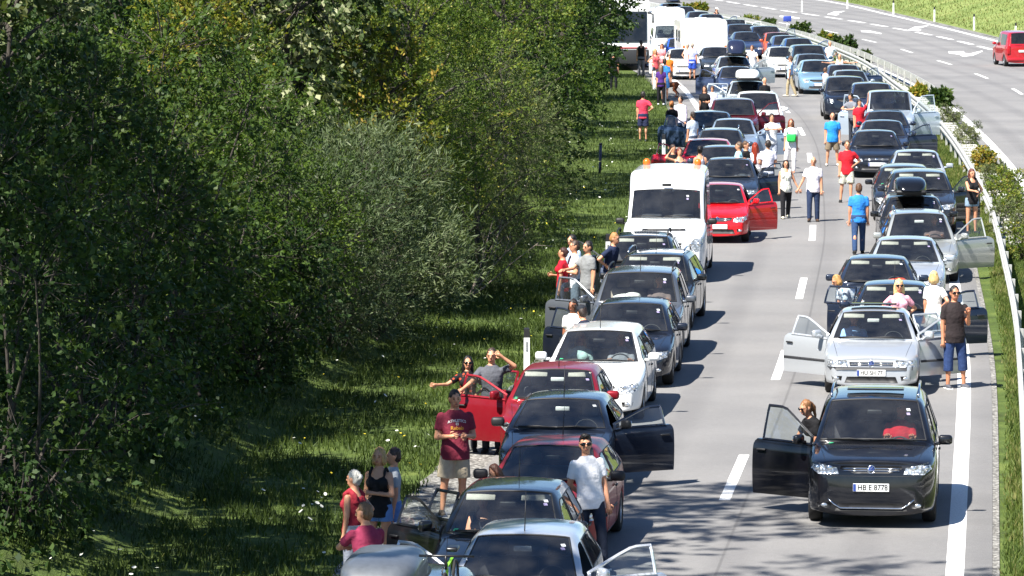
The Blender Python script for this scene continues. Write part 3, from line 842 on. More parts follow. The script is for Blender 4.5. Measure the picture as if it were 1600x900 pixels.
    if near or van:
        for s in (-1, 1):
            V, F = patch(bvh, [(s * hw * .62, .30), (s * hw * .80, .30), (s * hw * .82, .38), (s * hw * .60, .38)][::s], off=.005, res=.08); fo = MB().add(V, F).build('fog_lamp', M_BLACK, root)
            h = bvh.ray_cast(Vector((s * hw * .71, -9, .34)), Vector((0, 1, 0)))
            if h[0] is not None: MB().add(*ellipsoid((s * hw * .71, h[0].y - .006, .34), (.05, .012, .03), 10, 6)).build('lamp_glass', M_REFL, fo)
    if p.get('dbump'):
        V, F = patch(bvh, [(-hw * .99, .22), (hw * .99, .22), (hw * .99, .52), (-hw * .99, .52)], off=.012, res=.1); MB().add(V, F).build('bumper', M_TRIM, root)
    if van:
        V, F = patch(bvh, [(-.52, zn + .10), (.52, zn + .10), (.50, zn + .14), (-.50, zn + .14)], off=.006, depth=.02, res=.15); MB().add(V, F).build('air_slot', M_BLACK, root)
    zp = p.get('zp', .44 if not van else .50)
    h = bvh.ray_cast(Vector((0, -9, zp)), Vector((0, 1, 0))); yp = (h[0].y if h[0] is not None else -L / 2) - .02
    plo = MB().add(*rbox(0, 0, 0, .52, .014, .115, .004, 1)).build('licence_plate', M_PLATE, root, False, (0, yp, zp))
    MB().add(*box(-.238, -.009, 0, .04, .004, .105)).build('plate_band', M_PBLUE, plo, False)
    if plate:
        tm = text_mesh(plate, .115, M_PTEXT); to = link('plate_text', tm, plo, (.022, -.0085, 0), (math.pi / 2, 0, 0)); xs_ = [v.co.x for v in tm.vertices]
        to.scale.x = .43 / (max(xs_) - min(xs_)); to.location.x = .024 - (max(xs_) + min(xs_)) / 2 * to.scale.x
    if strip_:
        V, F = patch(bvh, [(-hw * .99, .485), (hw * .99, .485), (hw * .99, .545), (-hw * .99, .545)], off=.014, res=.12); MB().add(V, F).build('bumper_strip', M_TRIM, root)
    # badge
    if near:
        h = bvh.ray_cast(Vector((0, -9, zn - .11)), Vector((0, 1, 0)))
        if h[0] is not None:
            yb = h[0].y - .016
            bo = MB()
            if 'roundbadge' in extras:
                n = 20; rr = .058
                bo.add(*tube([(rr * math.cos(2 * math.pi * k / n), 0, rr * math.sin(2 * math.pi * k / n)) for k in range(n + 1)], .007, 6, False))
                for a in ([(-.028, .045), (0, .004), (.028, .045)], [(-.05, .02), (-.022, -.05), (0, -.008), (.022, -.05), (.05, .02)]):
                    bo.add(*tube([(x, 0, z) for x, z in a], .0065, 5))
                bo.build('badge', M_CHROME, root, True, (0, yb, zn - .11))
                MB().add(*lathe([(0, .001), (0, .056)], 20), 0, Matrix.Rotation(math.pi / 2, 4, 'Z')).build('badge_disc', M_PBLUE, root, False, (0, yb + .004, zn - .11))
            else:
                bo.add(*ellipsoid((0, 0, 0), (.055, .01, .03), 12, 6)); bo.build('badge', M_CHROME, root, True, (0, yb, zn - .11))
    # cabin
    sm = seatm or random.Random(key + 's').choice([M_INT, M_INT, M_INTD, M_BEIGE, M_SEATG]); k = sm.name
    if k not in SEAT: SEAT[k] = seat_mesh(sm)
    z0 = H - 1.44
    if near or intd:
        ys = p['yh'] + .12 - L / 2
        for s in (-1, 1): link('seat', SEAT[k], root, (s * .37, ys, z0 * .9))
        MB().add(*rbox(0, 0, .46 + z0 * .9, W * .72, .5, .18, .05)).add(*rbox(0, .28, .72 + z0 * .9, W * .70, .16, .5, .05)).build('rear_bench', sm, root, True, (0, min(p['yB'] + .55, L - 1.0) - L / 2, 0))
        dz = p['zb'] - .02
        MB().add(*rbox(0, 0, dz - .15, W * .86, .52, .28, .06)).build('dashboard', M_INTD, root, True, (0, p['yc'] + .27 - L / 2, 0))
        if near: wheel_ring(.185).build('steering_wheel', M_BLACK, root, True, (.37, p['yc'] + .62 - L / 2, dz - .06), (math.radians(-25), 0, 0))
        MB().add(*box(0, 0, .3, W * .82, L - p['yc'] - .5, .02)).build('cabin_floor', M_INTD, root, False, (0, (p['yc'] - .1) / 2, 0))
    if near:
        # mirror, wipers, stickers on the windscreen
        yh_, zh_ = p['yh'] - L / 2, H - .05; yc_, zc_ = p['yc'] - L / 2, p['zc']
        def ws(x, t, o=.0): # point on windscreen
            return (x, (yc_ - .09 * (1 - (x / hw) ** 2)) * (1 - t) + yh_ * t - o * .7, zc_ * (1 - t) + zh_ * t + o * .7)
        if 'nomirror' not in extras: MB().add(*rbox(*ws(0, .80, -.10), .22, .03, .07, .015)).build('rear_view_mirror', M_WHITE if 'palemirror' in extras else M_BLACK, root)
        for (x0, x1) in ((-.62, -.05), (-.02, .58)):
            MB().add(*tube([ws(x0 * hw / .87, .055, .012), ws((x0 + x1) / 2, .06, .03), ws(x1, .03, .015)], .011, 5)).build('wiper', M_BLACK, root)
        h = lambda x, t: bvh.ray_cast(Vector((x, ws(x, t)[1], 4)), Vector((0, 0, -1)))
        def sticker(x, t, sx, mat):
            q = h(x, t)
            if q[0] is None: return
            n = q[1]; o = MB().add(*rbox(0, 0, 0, sx, sx, .004, .001, 1)).build('sticker', mat, root, False, q[0] + n * .004)
            o.rotation_euler = n.to_track_quat('Z', 'Y').to_euler()
        rg = random.Random(key)
        if rg.random() < .38 and key != 'R1':
            for s in (-1, 1):
                M_ = Matrix.Translation(ws(s * .36, .90, -.045)) @ Matrix.Rotation(math.radians(38), 4, 'X'); V, F = rbox(0, 0, 0, .38, .11, .018, .008, 1); MB().add(V, F, 0, M_).build('sun_visor', M_INTL, root)
        if rg.random() < .75: sticker(.50, .80, .055, plain('sticker_white', '#b9bdc0', .6))
        if rg.random() < .7: sticker(.50, .72, .05, plain('sticker_violet', '#8f86a8', .6))
        if rg.random() < .5: sticker(-.62, .14, .06, M_GREEN)
        # bonnet shut lines
        for s in (-1, 1):
            P_ = []
            for t in np.linspace(.05, 1.0, 8):
                y = .12 + (p['yc'] - .16) * t; x = s * hw * (.70 + .12 * t)
                q = bvh.ray_cast(Vector((x, y - L / 2, 4)), Vector((0, 0, -1)))
                if q[0] is not None: P_.append((q[0].x, q[0].y, q[0].z))
            if len(P_) > 2: MB().add(*tube(P_, .004, 4)).build('bonnet_gap', M_BLACK, root, False)
    ex = set(extras)
    if 'rails' in ex:
        rm = M_CHROME if 'blackrails' not in ex else M_BLACK
        for s in (-1, 1):
            x = s * (p['wr'] * hw - .05); y0, y1 = p['yh'] + .18 - L / 2, L / 2 - .75
            MB().add(*tube([(x, y0, H - .03), (x, y0 + .12, H + .045), (x, (y0 + y1) / 2, H + .06), (x, y1 - .12, H + .03), (x, y1, H - .06)], .019, 6)).build('roof_rail', rm, root)
    if 'sunroof' in ex:
        V, F = patch(bvh, [(-.42, p['yh'] + .22 - L / 2), (.42, p['yh'] + .22 - L / 2), (.42, p['yh'] + .62 - L / 2), (-.42, p['yh'] + .62 - L / 2)], 'z', .004, .02, .2); MB().add(V, F).build('sunroof', M_BLACK, root)
        MB().add(*rbox(0, p['yh'] + .55 - L / 2, H + .05, .84, .36, .015, .006, 1), 0).build('sunroof_glass', M_GLASSD, root)
    if 'aerial' in ex:
        MB().add(*tube([(0, p['yh'] + .15 - L / 2, H - .03), (0, p['yh'] + .30 - L / 2, H + .45)], [.008, .003], 5)).build('aerial', M_BLACK, root)
    if 'rearaerial' in ex:
        MB().add(*tube([(0, L / 2 - .8, H - .03), (0, L / 2 - .62, H + .35)], [.008, .003], 5)).build('aerial', M_BLACK, root)
    if 'rear' in ex:
        for s in (-1, 1):
            MB().add(*rbox(s * (hw - .13), L / 2 - .02, .86, .17, .1, .44, .03)).build('tail_light', M_REDL, root)
        MB().add(*rbox(0, L / 2 + .012, .80, .52, .02, .115, .004, 1)).build('licence_plate', M_PLATE, root)
        MB().add(*rbox(0, L / 2 - .02, .38, W * .9, .12, .16, .04)).build('rear_bumper', pm, root)
    if 'chrometrim' in ex:
        P_ = []
        for x in np.linspace(-.62, .62, 15):
            z = .30 + .13 * max(0, (abs(x) - .45) / .17) ** 1.2; q = bvh.ray_cast(Vector((x, -9, z)), Vector((0, 1, 0)))
            if q[0] is not None: P_.append((x, q[0].y - .012, z))
        MB().add(*tube(P_, .012, 5)).build('chrome_strip', M_CHROME, root)
    return root, p
def headlamp():
    k = 'headlamp'
    if k in _mc: return _mc[k]
    m, t, b, _ = newmat('headlamp_glass'); v = objco(t)
    vo = N(t, 'ShaderNodeTexVoronoi'); vo.inputs['Scale'].default_value = 26; t.links.new(v, vo.inputs['Vector'])
    c = ramp(t, vo.outputs['Distance'], [(0.2, (0.75, 0.78, 0.8)), (0.7, (0.25, 0.27, 0.29))])
    t.links.new(c, b.inputs['Base Color']); b.inputs['Metallic'].default_value = .55; b.inputs['Roughness'].default_value = .2
    b.inputs['Coat Weight'].default_value = 1; bump(t, b, vo.outputs['Distance'], .5, .02); _mc[k] = m; return m
def roofbox(car_root, p, x, y, z, L_, W_, H_, color, label, rough=.35, sharp=3.2):
    """y along the car, from its middle"""
    c = Matrix.Rotation(car_root.rotation_euler.z, 3, 'Z') @ Vector((x, y, 0)) + car_root.location
    o = empty('roof_box', (c.x, c.y, z), car_root.rotation_euler.z, label, 'roof box', None)
    mt = plain('roofbox_' + color.lstrip('#'), color, rough, coat=.3)
    V = []; F = []; n = 14; m_ = 11
    for i in range(n):
        t = -1 + 2 * i / (n - 1); k = (1 - abs(t) ** sharp) ** .5 if abs(t) < 1 else 0.02
        front = 1 - .25 * max(0, -t) ** 2
        for j in range(m_):
            a = math.pi * j / (m_ - 1); cx = math.copysign(abs(math.cos(a)) ** .45, math.cos(a)); cz = abs(math.sin(a)) ** .5
            V.append((W_ / 2 * cx * max(.05, (1 - abs(t) ** 5 * .5)), t * L_ / 2, .12 + (H_ - .12) * cz * max(.03, k) * front))
    for i in range(n - 1):
        for j in range(m_ - 1): F.append((i * m_ + j, (i + 1) * m_ + j, (i + 1) * m_ + j + 1, i * m_ + j + 1))
    F.append(tuple(range(m_))); F.append(tuple((n - 1) * m_ + j for j in range(m_))[::-1])
    MB().add(V, F).build('lid', mt, o)
    MB().add(*rbox(0, 0, .085, W_ * .97, L_ * .93, .11, .05)).build('base', M_BLACK, o)
    for yy in (-.35, .35): MB().add(*rbox(0, yy, -.01, W_ + .25, .05, .035, .01)).build('crossbar', M_BLACK, o)
    return o
# ------------------------------------------------------------ people
def skinmat(tone):
    k = ('skin', tone)
    if k in _mc: return _mc[k]
    m, t, b, _ = newmat('skin_' + tone.lstrip('#')); c = lin(tone); v = objco(t)
    col = ramp(t, noise(t, 7, 4, v), [(0.3, (c[0] * .88, c[1] * .82, c[2] * .8)), (0.7, (c[0] * 1.06, c[1] * 1.04, c[2] * 1.02))])
    t.links.new(col, b.inputs['Base Color']); b.inputs['Roughness'].default_value = .55
    b.inputs['Subsurface Weight'].default_value = 0.0; _mc[k] = m; return m
def hairmat(c):
    k = ('hair', c)
    if k in _mc: return _mc[k]
    m, t, b, _ = newmat('hair_' + c.lstrip('#')); cc = lin(c); v = objco(t)
    mp = N(t, 'ShaderNodeMapping'); mp.inputs['Scale'].default_value = (60, 60, 8); t.links.new(v, mp.inputs['Vector'])
    f = noise(t, 1.0, 4, mp.outputs[0])
    col = ramp(t, f, [(0.3, tuple(x * .55 for x in cc)), (0.7, tuple(min(1, x * 1.25) for x in cc))])
    t.links.new(col, b.inputs['Base Color']); b.inputs['Roughness'].default_value = .5; bump(t, b, f, .6, .02); _mc[k] = m; return m
M_EYE = plain('eye_dark', '#1d1512', .4); M_LIP = plain('lips', '#9a5148', .6); M_SHADES = plain('sunglasses', '#0d0d0f', .12)
def nrm(v): v = np.asarray(v, float); return v / (np.linalg.norm(v) + 1e-9)
ARM = {'down': ((.13, .02, -1), (.03, -.18, -1)), 'hip': ((.62, .30, -.72), (-.60, -.42, -.42)), 'hold': ((.22, -.05, -1), (-.52, -.85, .12)),
       'phone': ((.12, -.35, -.9), (-.25, -.75, .75)), 'cross': ((.2, -.25, -.9), (-.95, -.45, .12)), 'lean': ((.15, -.75, -.65), (-.2, -.9, -.05)),
       'brow': ((.75, -.45, .35), (-.65, -.25, .55)), 'reach': ((.45, -.65, -.6), (.35, -.85, -.25)), 'back': ((.2, .35, -.9), (-.6, .3, -.5)),
       'wide': ((.95, 0, -.15), (.9, -.2, .1)), 'up': ((.35, -.35, .85), (.0, -.15, 1)), 'head': ((.8, -.1, .2), (-.55, .1, .7)), 'hand': ((.35, 0, -.95), (.45, -.2, -.85)),
       'wheel': ((.12, -.35, -.9), (-.08, -.97, .12)), 'doortop': ((.75, -.3, -.45), (.75, -.6, .05)), 'fold': ((.25, -.75, -.35), (-.95, -.3, .02))}
LEG = {'stand': ((.04, 0, -1), (.01, .02, -1)), 'front': ((.03, -.30, -1), (.0, -.05, -1)), 'rear': ((.03, .26, -1), (.0, .40, -1)),
       'apart': ((.14, 0, -1), (.08, .02, -1)), 'sit': ((.08, -1, -.08), (.04, -.25, -1)), 'bend': ((.06, -.10, -1), (.02, .12, -1)), 'crouch': ((.15, -.85, -.5), (.0, .75, -.65)), 'prop': ((.05, -.38, -1), (.02, -.22, -1))}
def clamp_remesh(mb, vox, it=3):
    me = mb.mesh('r', [M_BLACK]); me.validate()
    mods = [('REMESH', dict(mode='VOXEL', voxel_size=vox, adaptivity=0.0))]
    if it: mods.append(('SMOOTH', dict(factor=.5, iterations=it)))
    mods.append(('DECIMATE', dict(ratio=.30 if vox < .03 else .42)))
    r = evaluate(me, mods); V, F = arrays(r); bpy.data.meshes.remove(r); bpy.data.meshes.remove(me); return V, F
def ring_loft(rings, n=18):
    """rings: (centre, xaxis, yaxis, rx, ry)"""
    V = []; F = []
    for c, X, Y, rx, ry in rings:
        for j in range(n):
            a = 2 * math.pi * j / n; V.append(np.asarray(c) + X * rx * math.cos(a) + Y * ry * math.sin(a))
    k = len(rings)
    for i in range(k - 1):
        for j in range(n): F.append((i * n + j, i * n + (j + 1) % n, (i + 1) * n + (j + 1) % n, (i + 1) * n + j))
    F.append(tuple(range(n))[::-1]); F.append(tuple((k - 1) * n + j for j in range(n)))
    return V, F
PEOPLE = []
def person(px, py, label, h=1.75, yaw=0, arms=('down', 'down'), legs=('stand', 'stand'), lean=0, side=0, fem=False, top=('tee', '#ffffff'), bottom=('trousers', '#223'),
           shoes='#2a2a2a', hair=('short', '#2a1c14'), glasses=False, skin='#c48f70', headyaw=0, headpitch=0, lod=1, pos=None, seatz=None, build=1.0, pose_h=None, extra=(), z0=0.0):
    """px,py: top of the head in the photograph; yaw 0 faces the camera, positive turns to picture left"""
    ru = np.array
    Z = lambda f: f * h
    bw = build; sh = (.104 if not fem else .093) * h * (0.5 + .5 * bw); hp = (.050 if not fem else .053) * h
    hipz = Z(.525)
    lv = math.radians(lean); sv = math.radians(side)
    up = nrm((math.sin(sv), -math.sin(lv), math.cos(lv))); X = nrm(np.cross((0, 1, 0), up)) if True else 0
    X = nrm((up[2], 0, -up[0])); Yb = nrm(np.cross(up, X))     # Yb points to the back
    S = lambda x, y, z: hip + X * x + Yb * y + up * z
    # legs first
    hip = ru((0, 0, hipz)); J = {}; low = 9
    for s, lg in ((-1, legs[0]), (1, legs[1])):
        t, q = LEG[lg]; H_ = hip + ru((s * hp, 0, 0)); K = H_ + nrm((t[0] * s, t[1], t[2])) * Z(.245); A = K + nrm((q[0] * s, q[1], q[2])) * Z(.24)
        J[s] = [H_, K, A]; low = min(low, A[2])
    dz = (Z(.042) - low) if seatz is None else seatz - hipz + .02
    hip = hip + ru((0, 0, dz))
    for s in J: J[s] = [a + ru((0, 0, dz)) for a in J[s]]
    spine = Z(.30)
    neck = S(0, 0.01 * h, spine + Z(.035))
    hy, hpch = math.radians(headyaw), math.radians(headpitch)
    hl = lv * .45 + hpch
    hup = nrm((math.sin(sv) * .5, -math.sin(hl), math.cos(hl))); hX0 = nrm((hup[2], 0, -hup[0])); hY0 = nrm(np.cross(hup, hX0))
    hX = hX0 * math.cos(hy) - hY0 * math.sin(hy); hY = hX0 * math.sin(hy) + hY0 * math.cos(hy)
    HC = neck + hup * Z(.072) - hY * .012 * h
    HR = Matrix(((hX[0], hY[0], hup[0]), (hX[1], hY[1], hup[1]), (hX[2], hY[2], hup[2])))
    hd = lambda x, y, z: HC + (hX * x + hY * y + hup * z) * h
    topz = (HC + hup * Z(.072))[2]
    # arms
    for s, am in ((-1, arms[0]), (1, arms[1])):
        u, f = ARM[am] if isinstance(am, str) else am
        Sj = S(s * sh * .97, 0, spine - Z(.032)); d1 = nrm(X * u[0] * s + Yb * u[1] + up * u[2]); d2 = nrm(X * f[0] * s + Yb * f[1] + up * f[2])
        if abs(lean) > 25 and isinstance(am, str) and am == 'down': d1 = nrm((.1 * s, -.1, -1)); d2 = nrm((.05 * s, -.3, -1))
        E = Sj + d1 * Z(.165); W_ = E + d2 * Z(.145); J[('a', s)] = [Sj, E, W_, W_ + d2 * Z(.05), d2, d1]
    vox = {2: .0145, 1: .021, 0: .032}[lod]; k = h / 1.75
    def torso(mb, inf, zlo=-.06, zhi=1.0, wide=1.0, neckr=True):
        R_ = []
        prof = [(-.045, .098, .066), (.0, .103, .070), (.05, .094 if not fem else .088, .063), (.11, .088 if not fem else .078, .060), (.18, .100 if not fem else .086, .068), (.235, .103 if not fem else .088, .066), (.272, .092 if not fem else .079, .055), (.298, .066 if not fem else .058, .046), (.325, .040, .036)]
        for z, rx, ry in prof:
            if z < zlo or z > zhi: continue
            belly = 1 + (bw - 1) * 1.25
            R_.append((S(0, -.004 * h if z < .2 else 0, z * h), X, Yb, rx * h * (.5 + .5 * bw) * wide + inf, ry * h * belly * wide + inf))
        mb.add(*ring_loft(R_))
        if fem and zhi > .2:
            for s in (-1, 1): mb.add(*ellipsoid(S(s * .045 * h, -.052 * h, .205 * h), (.043 * h + inf, .035 * h + inf, .042 * h + inf), 10, 7))
    # ---- body
    mb = MB(); torso(mb, 0.0)
    mb.add(*capsule(S(0, .01 * h, spine - .02), neck + hup * .02 * h, .034 * h * bw ** .5, .031 * h * bw ** .5))
    mb.add(*ellipsoid(hd(0, .006, .008), (.044 * h, .054 * h, .064 * h), 16, 12, HR)); mb.add(*ellipsoid(hd(0, -.012, -.030), (.034 * h, .038 * h, .036 * h), 12, 8, HR))
    if lod >= 1:
        mb.add(*capsule(hd(0, -.044, .012), hd(0, -.060, -.010), .006 * h, .010 * h, 8))
        for s in (-1, 1): mb.add(*ellipsoid(hd(s * .046, .008, .0), (.008 * h, .014 * h, .019 * h), 8, 6, HR))
        mb.add(*capsule(hd(-.022, -.044, .020), hd(.022, -.044, .020), .008 * h, .008 * h, 8))
    for s in (-1, 1):
        Sj, E, W_, Hd, d2, d1 = J[('a', s)]; g = .5 + .5 * bw
        mb.add(*capsule(Sj, E, (.031 if not fem else .026) * h * g, .023 * h * g)); mb.add(*capsule(E, W_, (.024 if not fem else .021) * h * g, .0155 * h))
        mb.add(*capsule(W_ - d2 * .005, W_ + d2 * .05 * h, .017 * h, .020 * h))
        Hh, K, A = J[s]; tk = (.050 if not fem else .052) * h * g
        mb.add(*capsule(Hh + ru((0, 0, .02)), K, tk, .033 * h * g)); c = K * .68 + A * .32
        mb.add(*capsule(K, A, .031 * h * g, .020 * h)); mb.add(*ellipsoid(c + ru((0, .008 * h, 0)), (.031 * h * g, .033 * h * g, .07 * h), 10, 8))
        mb.add(*capsule(A + ru((0, .018 * h, -.025 * h)), A + ru((s * .012 * h, -.085 * h, -.030 * h)), .020 * h, .014 * h))
    V, F = clamp_remesh(mb, vox)
    sm = skinmat(skin); bo = MB(); bo.add(V, F, 0)
    if lod >= 1:
        for s in (-1, 1):
            if not glasses: bo.add(*ellipsoid(hd(s * .020, -.0475, .006), (.0068 * h, .005 * h, .0034 * h), 8, 6, HR), 1)
            if not glasses: bo.add(*ellipsoid(hd(s * .020, -.0505, .0185), (.011 * h, .004 * h, .0018 * h), 8, 5, HR), 1)
        bo.add(*ellipsoid(hd(0, -.0480, -.034), (.0135 * h, .006 * h, .0042 * h), 8, 5, HR), 2)
    # fingers: palm + five of unequal length, bent
    if lod >= 1:
        for s in (-1, 1):
            Sj, E, W_, Hd, d2, d1 = J[('a', s)]
            x, y, _ = frame(d2); side_ = nrm(np.cross(d2, ru((0, -1, 0)) if abs(d2[1]) < .9 else ru((0, 0, 1)))); pn = nrm(np.cross(side_, d2))
            if np.dot(pn, (0, -1, .3)) > 0: pn = -pn
            base = W_ + d2 * .048 * h
            for q, (o_, ln) in enumerate(((-.019, .040), (-.0065, .046), (.0065, .043), (.019, .034))):
                a = base + side_ * o_ * h; b = a + nrm(d2 + pn * .25) * ln * .5 * h; c = b + nrm(d2 + pn * .9) * ln * .5 * h
                bo.add(*tube([a, b, c], [.0058 * h, .0053 * h, .0042 * h], 6), 0)
            a = W_ + d2 * .018 * h - side_ * .017 * h; b = a + nrm(d2 * .7 - side_ * .8) * .024 * h; c = b + nrm(d2 + pn * .5) * .022 * h
            bo.add(*tube([a, b, c], [.0075 * h, .0065 * h, .005 * h], 6), 0)
    pieces = [('person', bo, [sm, M_EYE, M_LIP])]
    # ---- clothes
    tk, tc = top[0], top[1]; tpat = top[2] if len(top) > 2 else None
    if tk:
        mb = MB(); inf = .013 * k
        if tk in ('tee', 'shirt', 'long', 'loose'):
            i2 = inf * (1.0 if tk != 'loose' else 2.0); torso(mb, i2, -.06, 1.0)
            mb.add(*ring_loft([(S(0, 0, -.075 * h), X, Yb, .104 * h * (.5 + .5 * bw) + i2, .070 * h * (1 + (bw - 1) * 1.25) + i2), (S(0, 0, .02 * h), X, Yb, .100 * h * (.5 + .5 * bw) + i2, .068 * h * (1 + (bw - 1) * 1.25) + i2)]))
            for s in (-1, 1):
                Sj, E, W_, Hd, d2, d1 = J[('a', s)]; g = .5 + .5 * bw
                fr = .66 if tk != 'long' else 1.0; e = Sj + (E - Sj) * fr
                mb.add(*capsule(Sj, e, .030 * h * g + inf * .8, .029 * h * g + inf, 12, False, tk != 'long'))
                if tk == 'long': mb.add(*capsule(E, E + (W_ - E) * .92, .027 * h * g + inf, .020 * h + inf, 12, False, True))
        elif tk in ('tank', 'vest', 'dress'):
            torso(mb, inf, -.06, .25 if tk != 'vest' else .29)
            for s in (-1, 1):
                mb.add(*tube([S(s * .058 * h, -.055 * h, .225 * h), S(s * .062 * h, -.042 * h, .285 * h), S(s * .060 * h, .0, .322 * h), S(s * .060 * h, .05 * h, .28 * h), S(s * .055 * h, .060 * h, .22 * h)], (.014 if tk == 'tank' else .026) * h, 8))
            mb.add(*ring_loft([(S(0, 0, -.07 * h), X, Yb, .102 * h + inf, .070 * h + inf), (S(0, 0, .05 * h), X, Yb, .096 * h + inf, .065 * h + inf)]))
        V, F = clamp_remesh(mb, vox, 2)
        b_ = MB(); b_.add(V, F); pieces.append(({'tee': 't_shirt', 'shirt': 'shirt', 'long': 'long_sleeved_top', 'loose': 't_shirt', 'tank': 'tank_top', 'vest': 'sleeveless_top', 'dress': 'dress_top'}[tk], b_, [fabric(tc, tpat)]))
    bk, bc = bottom[0], bottom[1]; bpat = bottom[2] if len(bottom) > 2 else None
    mb = MB(); inf = .012 * k; g = .5 + .5 * bw
    R_ = [(hip + ru((0, 0, z * h)), ru((1, 0, 0)), ru((0, 1, 0)), rx * h * g + inf, ry * h * (1 + (bw - 1) * .9) + inf) for z, rx, ry in ((-.055, .085, .06), (-.03, .102, .070), (.0, .104, .071), (.045, .096, .066))]
    mb.add(*ring_loft(R_))
    for s in (-1, 1):
        Hh, K, A = J[s]
        if bk in ('skirt', 'dress'):
            continue
        tkk = (.052 if not fem else .054) * h * g + inf
        wd = 1.0 if bk in ('trousers', 'jeans', 'capri') else 1.16
        if bk == 'short': e = Hh + (K - Hh) * .42; mb.add(*capsule(Hh, e, tkk, tkk * .98, 12, False, True))
        elif bk == 'shorts': e = Hh + (K - Hh) * .92; mb.add(*capsule(Hh, e, tkk, tkk * wd * .92, 12, False, True))
        elif bk == 'capri': mb.add(*capsule(Hh, K, tkk, .042 * h * g + inf, 12)); mb.add(*capsule(K, K + (A - K) * .45, .042 * h * g + inf, .042 * h * g + inf, 12, False, True))
        else: mb.add(*capsule(Hh, K, tkk, .036 * h * g + inf, 12)); mb.add(*capsule(K, A + ru((0, 0, -.01 * h)), .035 * h * g + inf, .030 * h + inf, 12, False, True))
    if bk in ('skirt', 'dress'):
        KK = (J[-1][1] + J[1][1]) / 2
        mb.add(*ring_loft([(hip + ru((0, 0, .03 * h)), ru((1, 0, 0)), ru((0, 1, 0)), .10 * h, .072 * h), (hip + ru((0, 0, -.05 * h)), ru((1, 0, 0)), ru((0, 1, 0)), .118 * h, .085 * h), (KK + ru((0, 0, .05 * h)), ru((1, 0, 0)), ru((0, 1, 0)), .125 * h, .095 * h)]))
    V, F = clamp_remesh(mb, vox, 2); b_ = MB(); b_.add(V, F); pieces.append(({'short': 'shorts', 'shorts': 'shorts', 'capri': 'knee_length_trousers', 'skirt': 'skirt', 'dress': 'skirt'}.get(bk, 'trousers'), b_, [fabric(bc, bpat)]))
    for s in (-1, 1):
        Hh, K, A = J[s]; b_ = MB()
        if shoes:
            b_.add(*capsule(A + ru((0, .022 * h, -.018 * h)), A + ru((s * .010 * h, -.095 * h, -.024 * h)), .027 * h, .019 * h, 12)); b_.add(*rbox(*(A + ru((s * .006 * h, -.032 * h, -.036 * h))), .052 * h, .165 * h, .012 * h, .006), 1)
            pieces.append(('shoe', b_, [fabric(shoes), M_WHITE if 'whitesole' in extra else M_RUBBER]))
    # ---- hair
    hk, hc = hair
    if hk:
        mb = MB()
        if hk == 'bald': mb.add(*ellipsoid(hd(0, .022, .000), (.048 * h, .045 * h, .048 * h), 14, 10, HR))
        else:
            mb.add(*ellipsoid(hd(0, .014, .022), (.0485 * h, .054 * h, .060 * h), 16, 12, HR))
            mb.add(*ellipsoid(hd(0, .030, -.002), (.0475 * h, .040 * h, .052 * h), 14, 10, HR))
            if hk == 'quiff': mb.add(*ellipsoid(hd(0, -.022, .066), (.036 * h, .030 * h, .022 * h), 12, 8, HR))
            if hk in ('long', 'verylong'):
                ln = .15 if hk == 'long' else .27
                mb.add(*capsule(hd(0, .030, .0), hd(0, .045, -ln), .048 * h, .036 * h, 12))
                for s in (-1, 1): mb.add(*capsule(hd(s * .040, .008, .01), hd(s * .046, .012, -.085), .020 * h, .020 * h, 10))
            if hk == 'bob':
                for s in (-1, 1): mb.add(*ellipsoid(hd(s * .040, .012, -.020), (.022 * h, .036 * h, .05 * h), 10, 8, HR))
                mb.add(*ellipsoid(hd(0, .036, -.02), (.05 * h, .034 * h, .056 * h), 12, 8, HR))
            if hk == 'pony': mb.add(*capsule(hd(0, .062, .03), hd(0, .085, -.02), .016 * h, .02 * h, 8)); mb.add(*capsule(hd(0, .085, -.02), hd(0, .075, -.12), .02 * h, .010 * h, 8))
            if hk == 'bun': mb.add(*ellipsoid(hd(0, .066, .02), (.026 * h, .024 * h, .026 * h), 10, 8, HR))
        V, F = clamp_remesh(mb, min(vox, .016), 1)
        rg = np.random.default_rng(len(label)); V = V + rg.normal(0, .0045, V.shape)
        b_ = MB(); b_.add(V, F); pieces.append(('hair', b_, [hairmat(hc)]))
    if glasses:
        b_ = MB()
        for s in (-1, 1):
            b_.add(*ellipsoid(hd(s * .021, -.052, .008), (.0195 * h, .008 * h, .0145 * h), 10, 6, HR)); b_.add(*tube([hd(s * .038, -.045, .012), hd(s * .048, .0, .012)], .004, 5))
        b_.add(*tube([hd(-.01, -.054, .012), hd(.01, -.054, .012)], .004, 5)); pieces.append(('sunglasses', b_, [M_SHADES]))
    if 'cap' in extra or 'whitecap' in extra:
        b_ = MB(); b_.add(*ellipsoid(hd(0, .006, .040), (.052 * h, .060 * h, .042 * h), 14, 8, HR)); b_.add(*ellipsoid(hd(0, -.070, .030), (.040 * h, .040 * h, .006 * h), 12, 6, HR))
        pieces.append(('cap', b_, [fabric('#20242c' if 'cap' in extra else '#e6e4de')]))
    if 'print' in extra:
        b_ = MB()
    # ---- place
    if pos is None:
        P = at(px, py, topz + z0); gz = z0
    else: P = Vector(pos); gz = pos[2] if len(pos) > 2 else 0
    rz = math.radians(yaw)
    M0 = Matrix.Translation((0, 0, 0))
    off = Matrix.Rotation(rz, 3, 'Z') @ Vector((HC[0], HC[1], 0)) if pos is None else Vector((0, 0, 0))
    loc = (P.x - off.x, P.y - off.y, gz)
    root = pieces[0][1].build('person', pieces[0][2], None, True, loc, (0, 0, rz))
    tag(root, label, 'person', 'people out of their cars' if seatz is None else 'people sitting in cars')
    for nme, b_, mats in pieces[1:]: b_.build(nme, mats, root)
    root_info = dict(S=S, h=h, hd=hd, J=J, X=X, Yb=Yb, up=up, hip=hip)
    return root, root_info
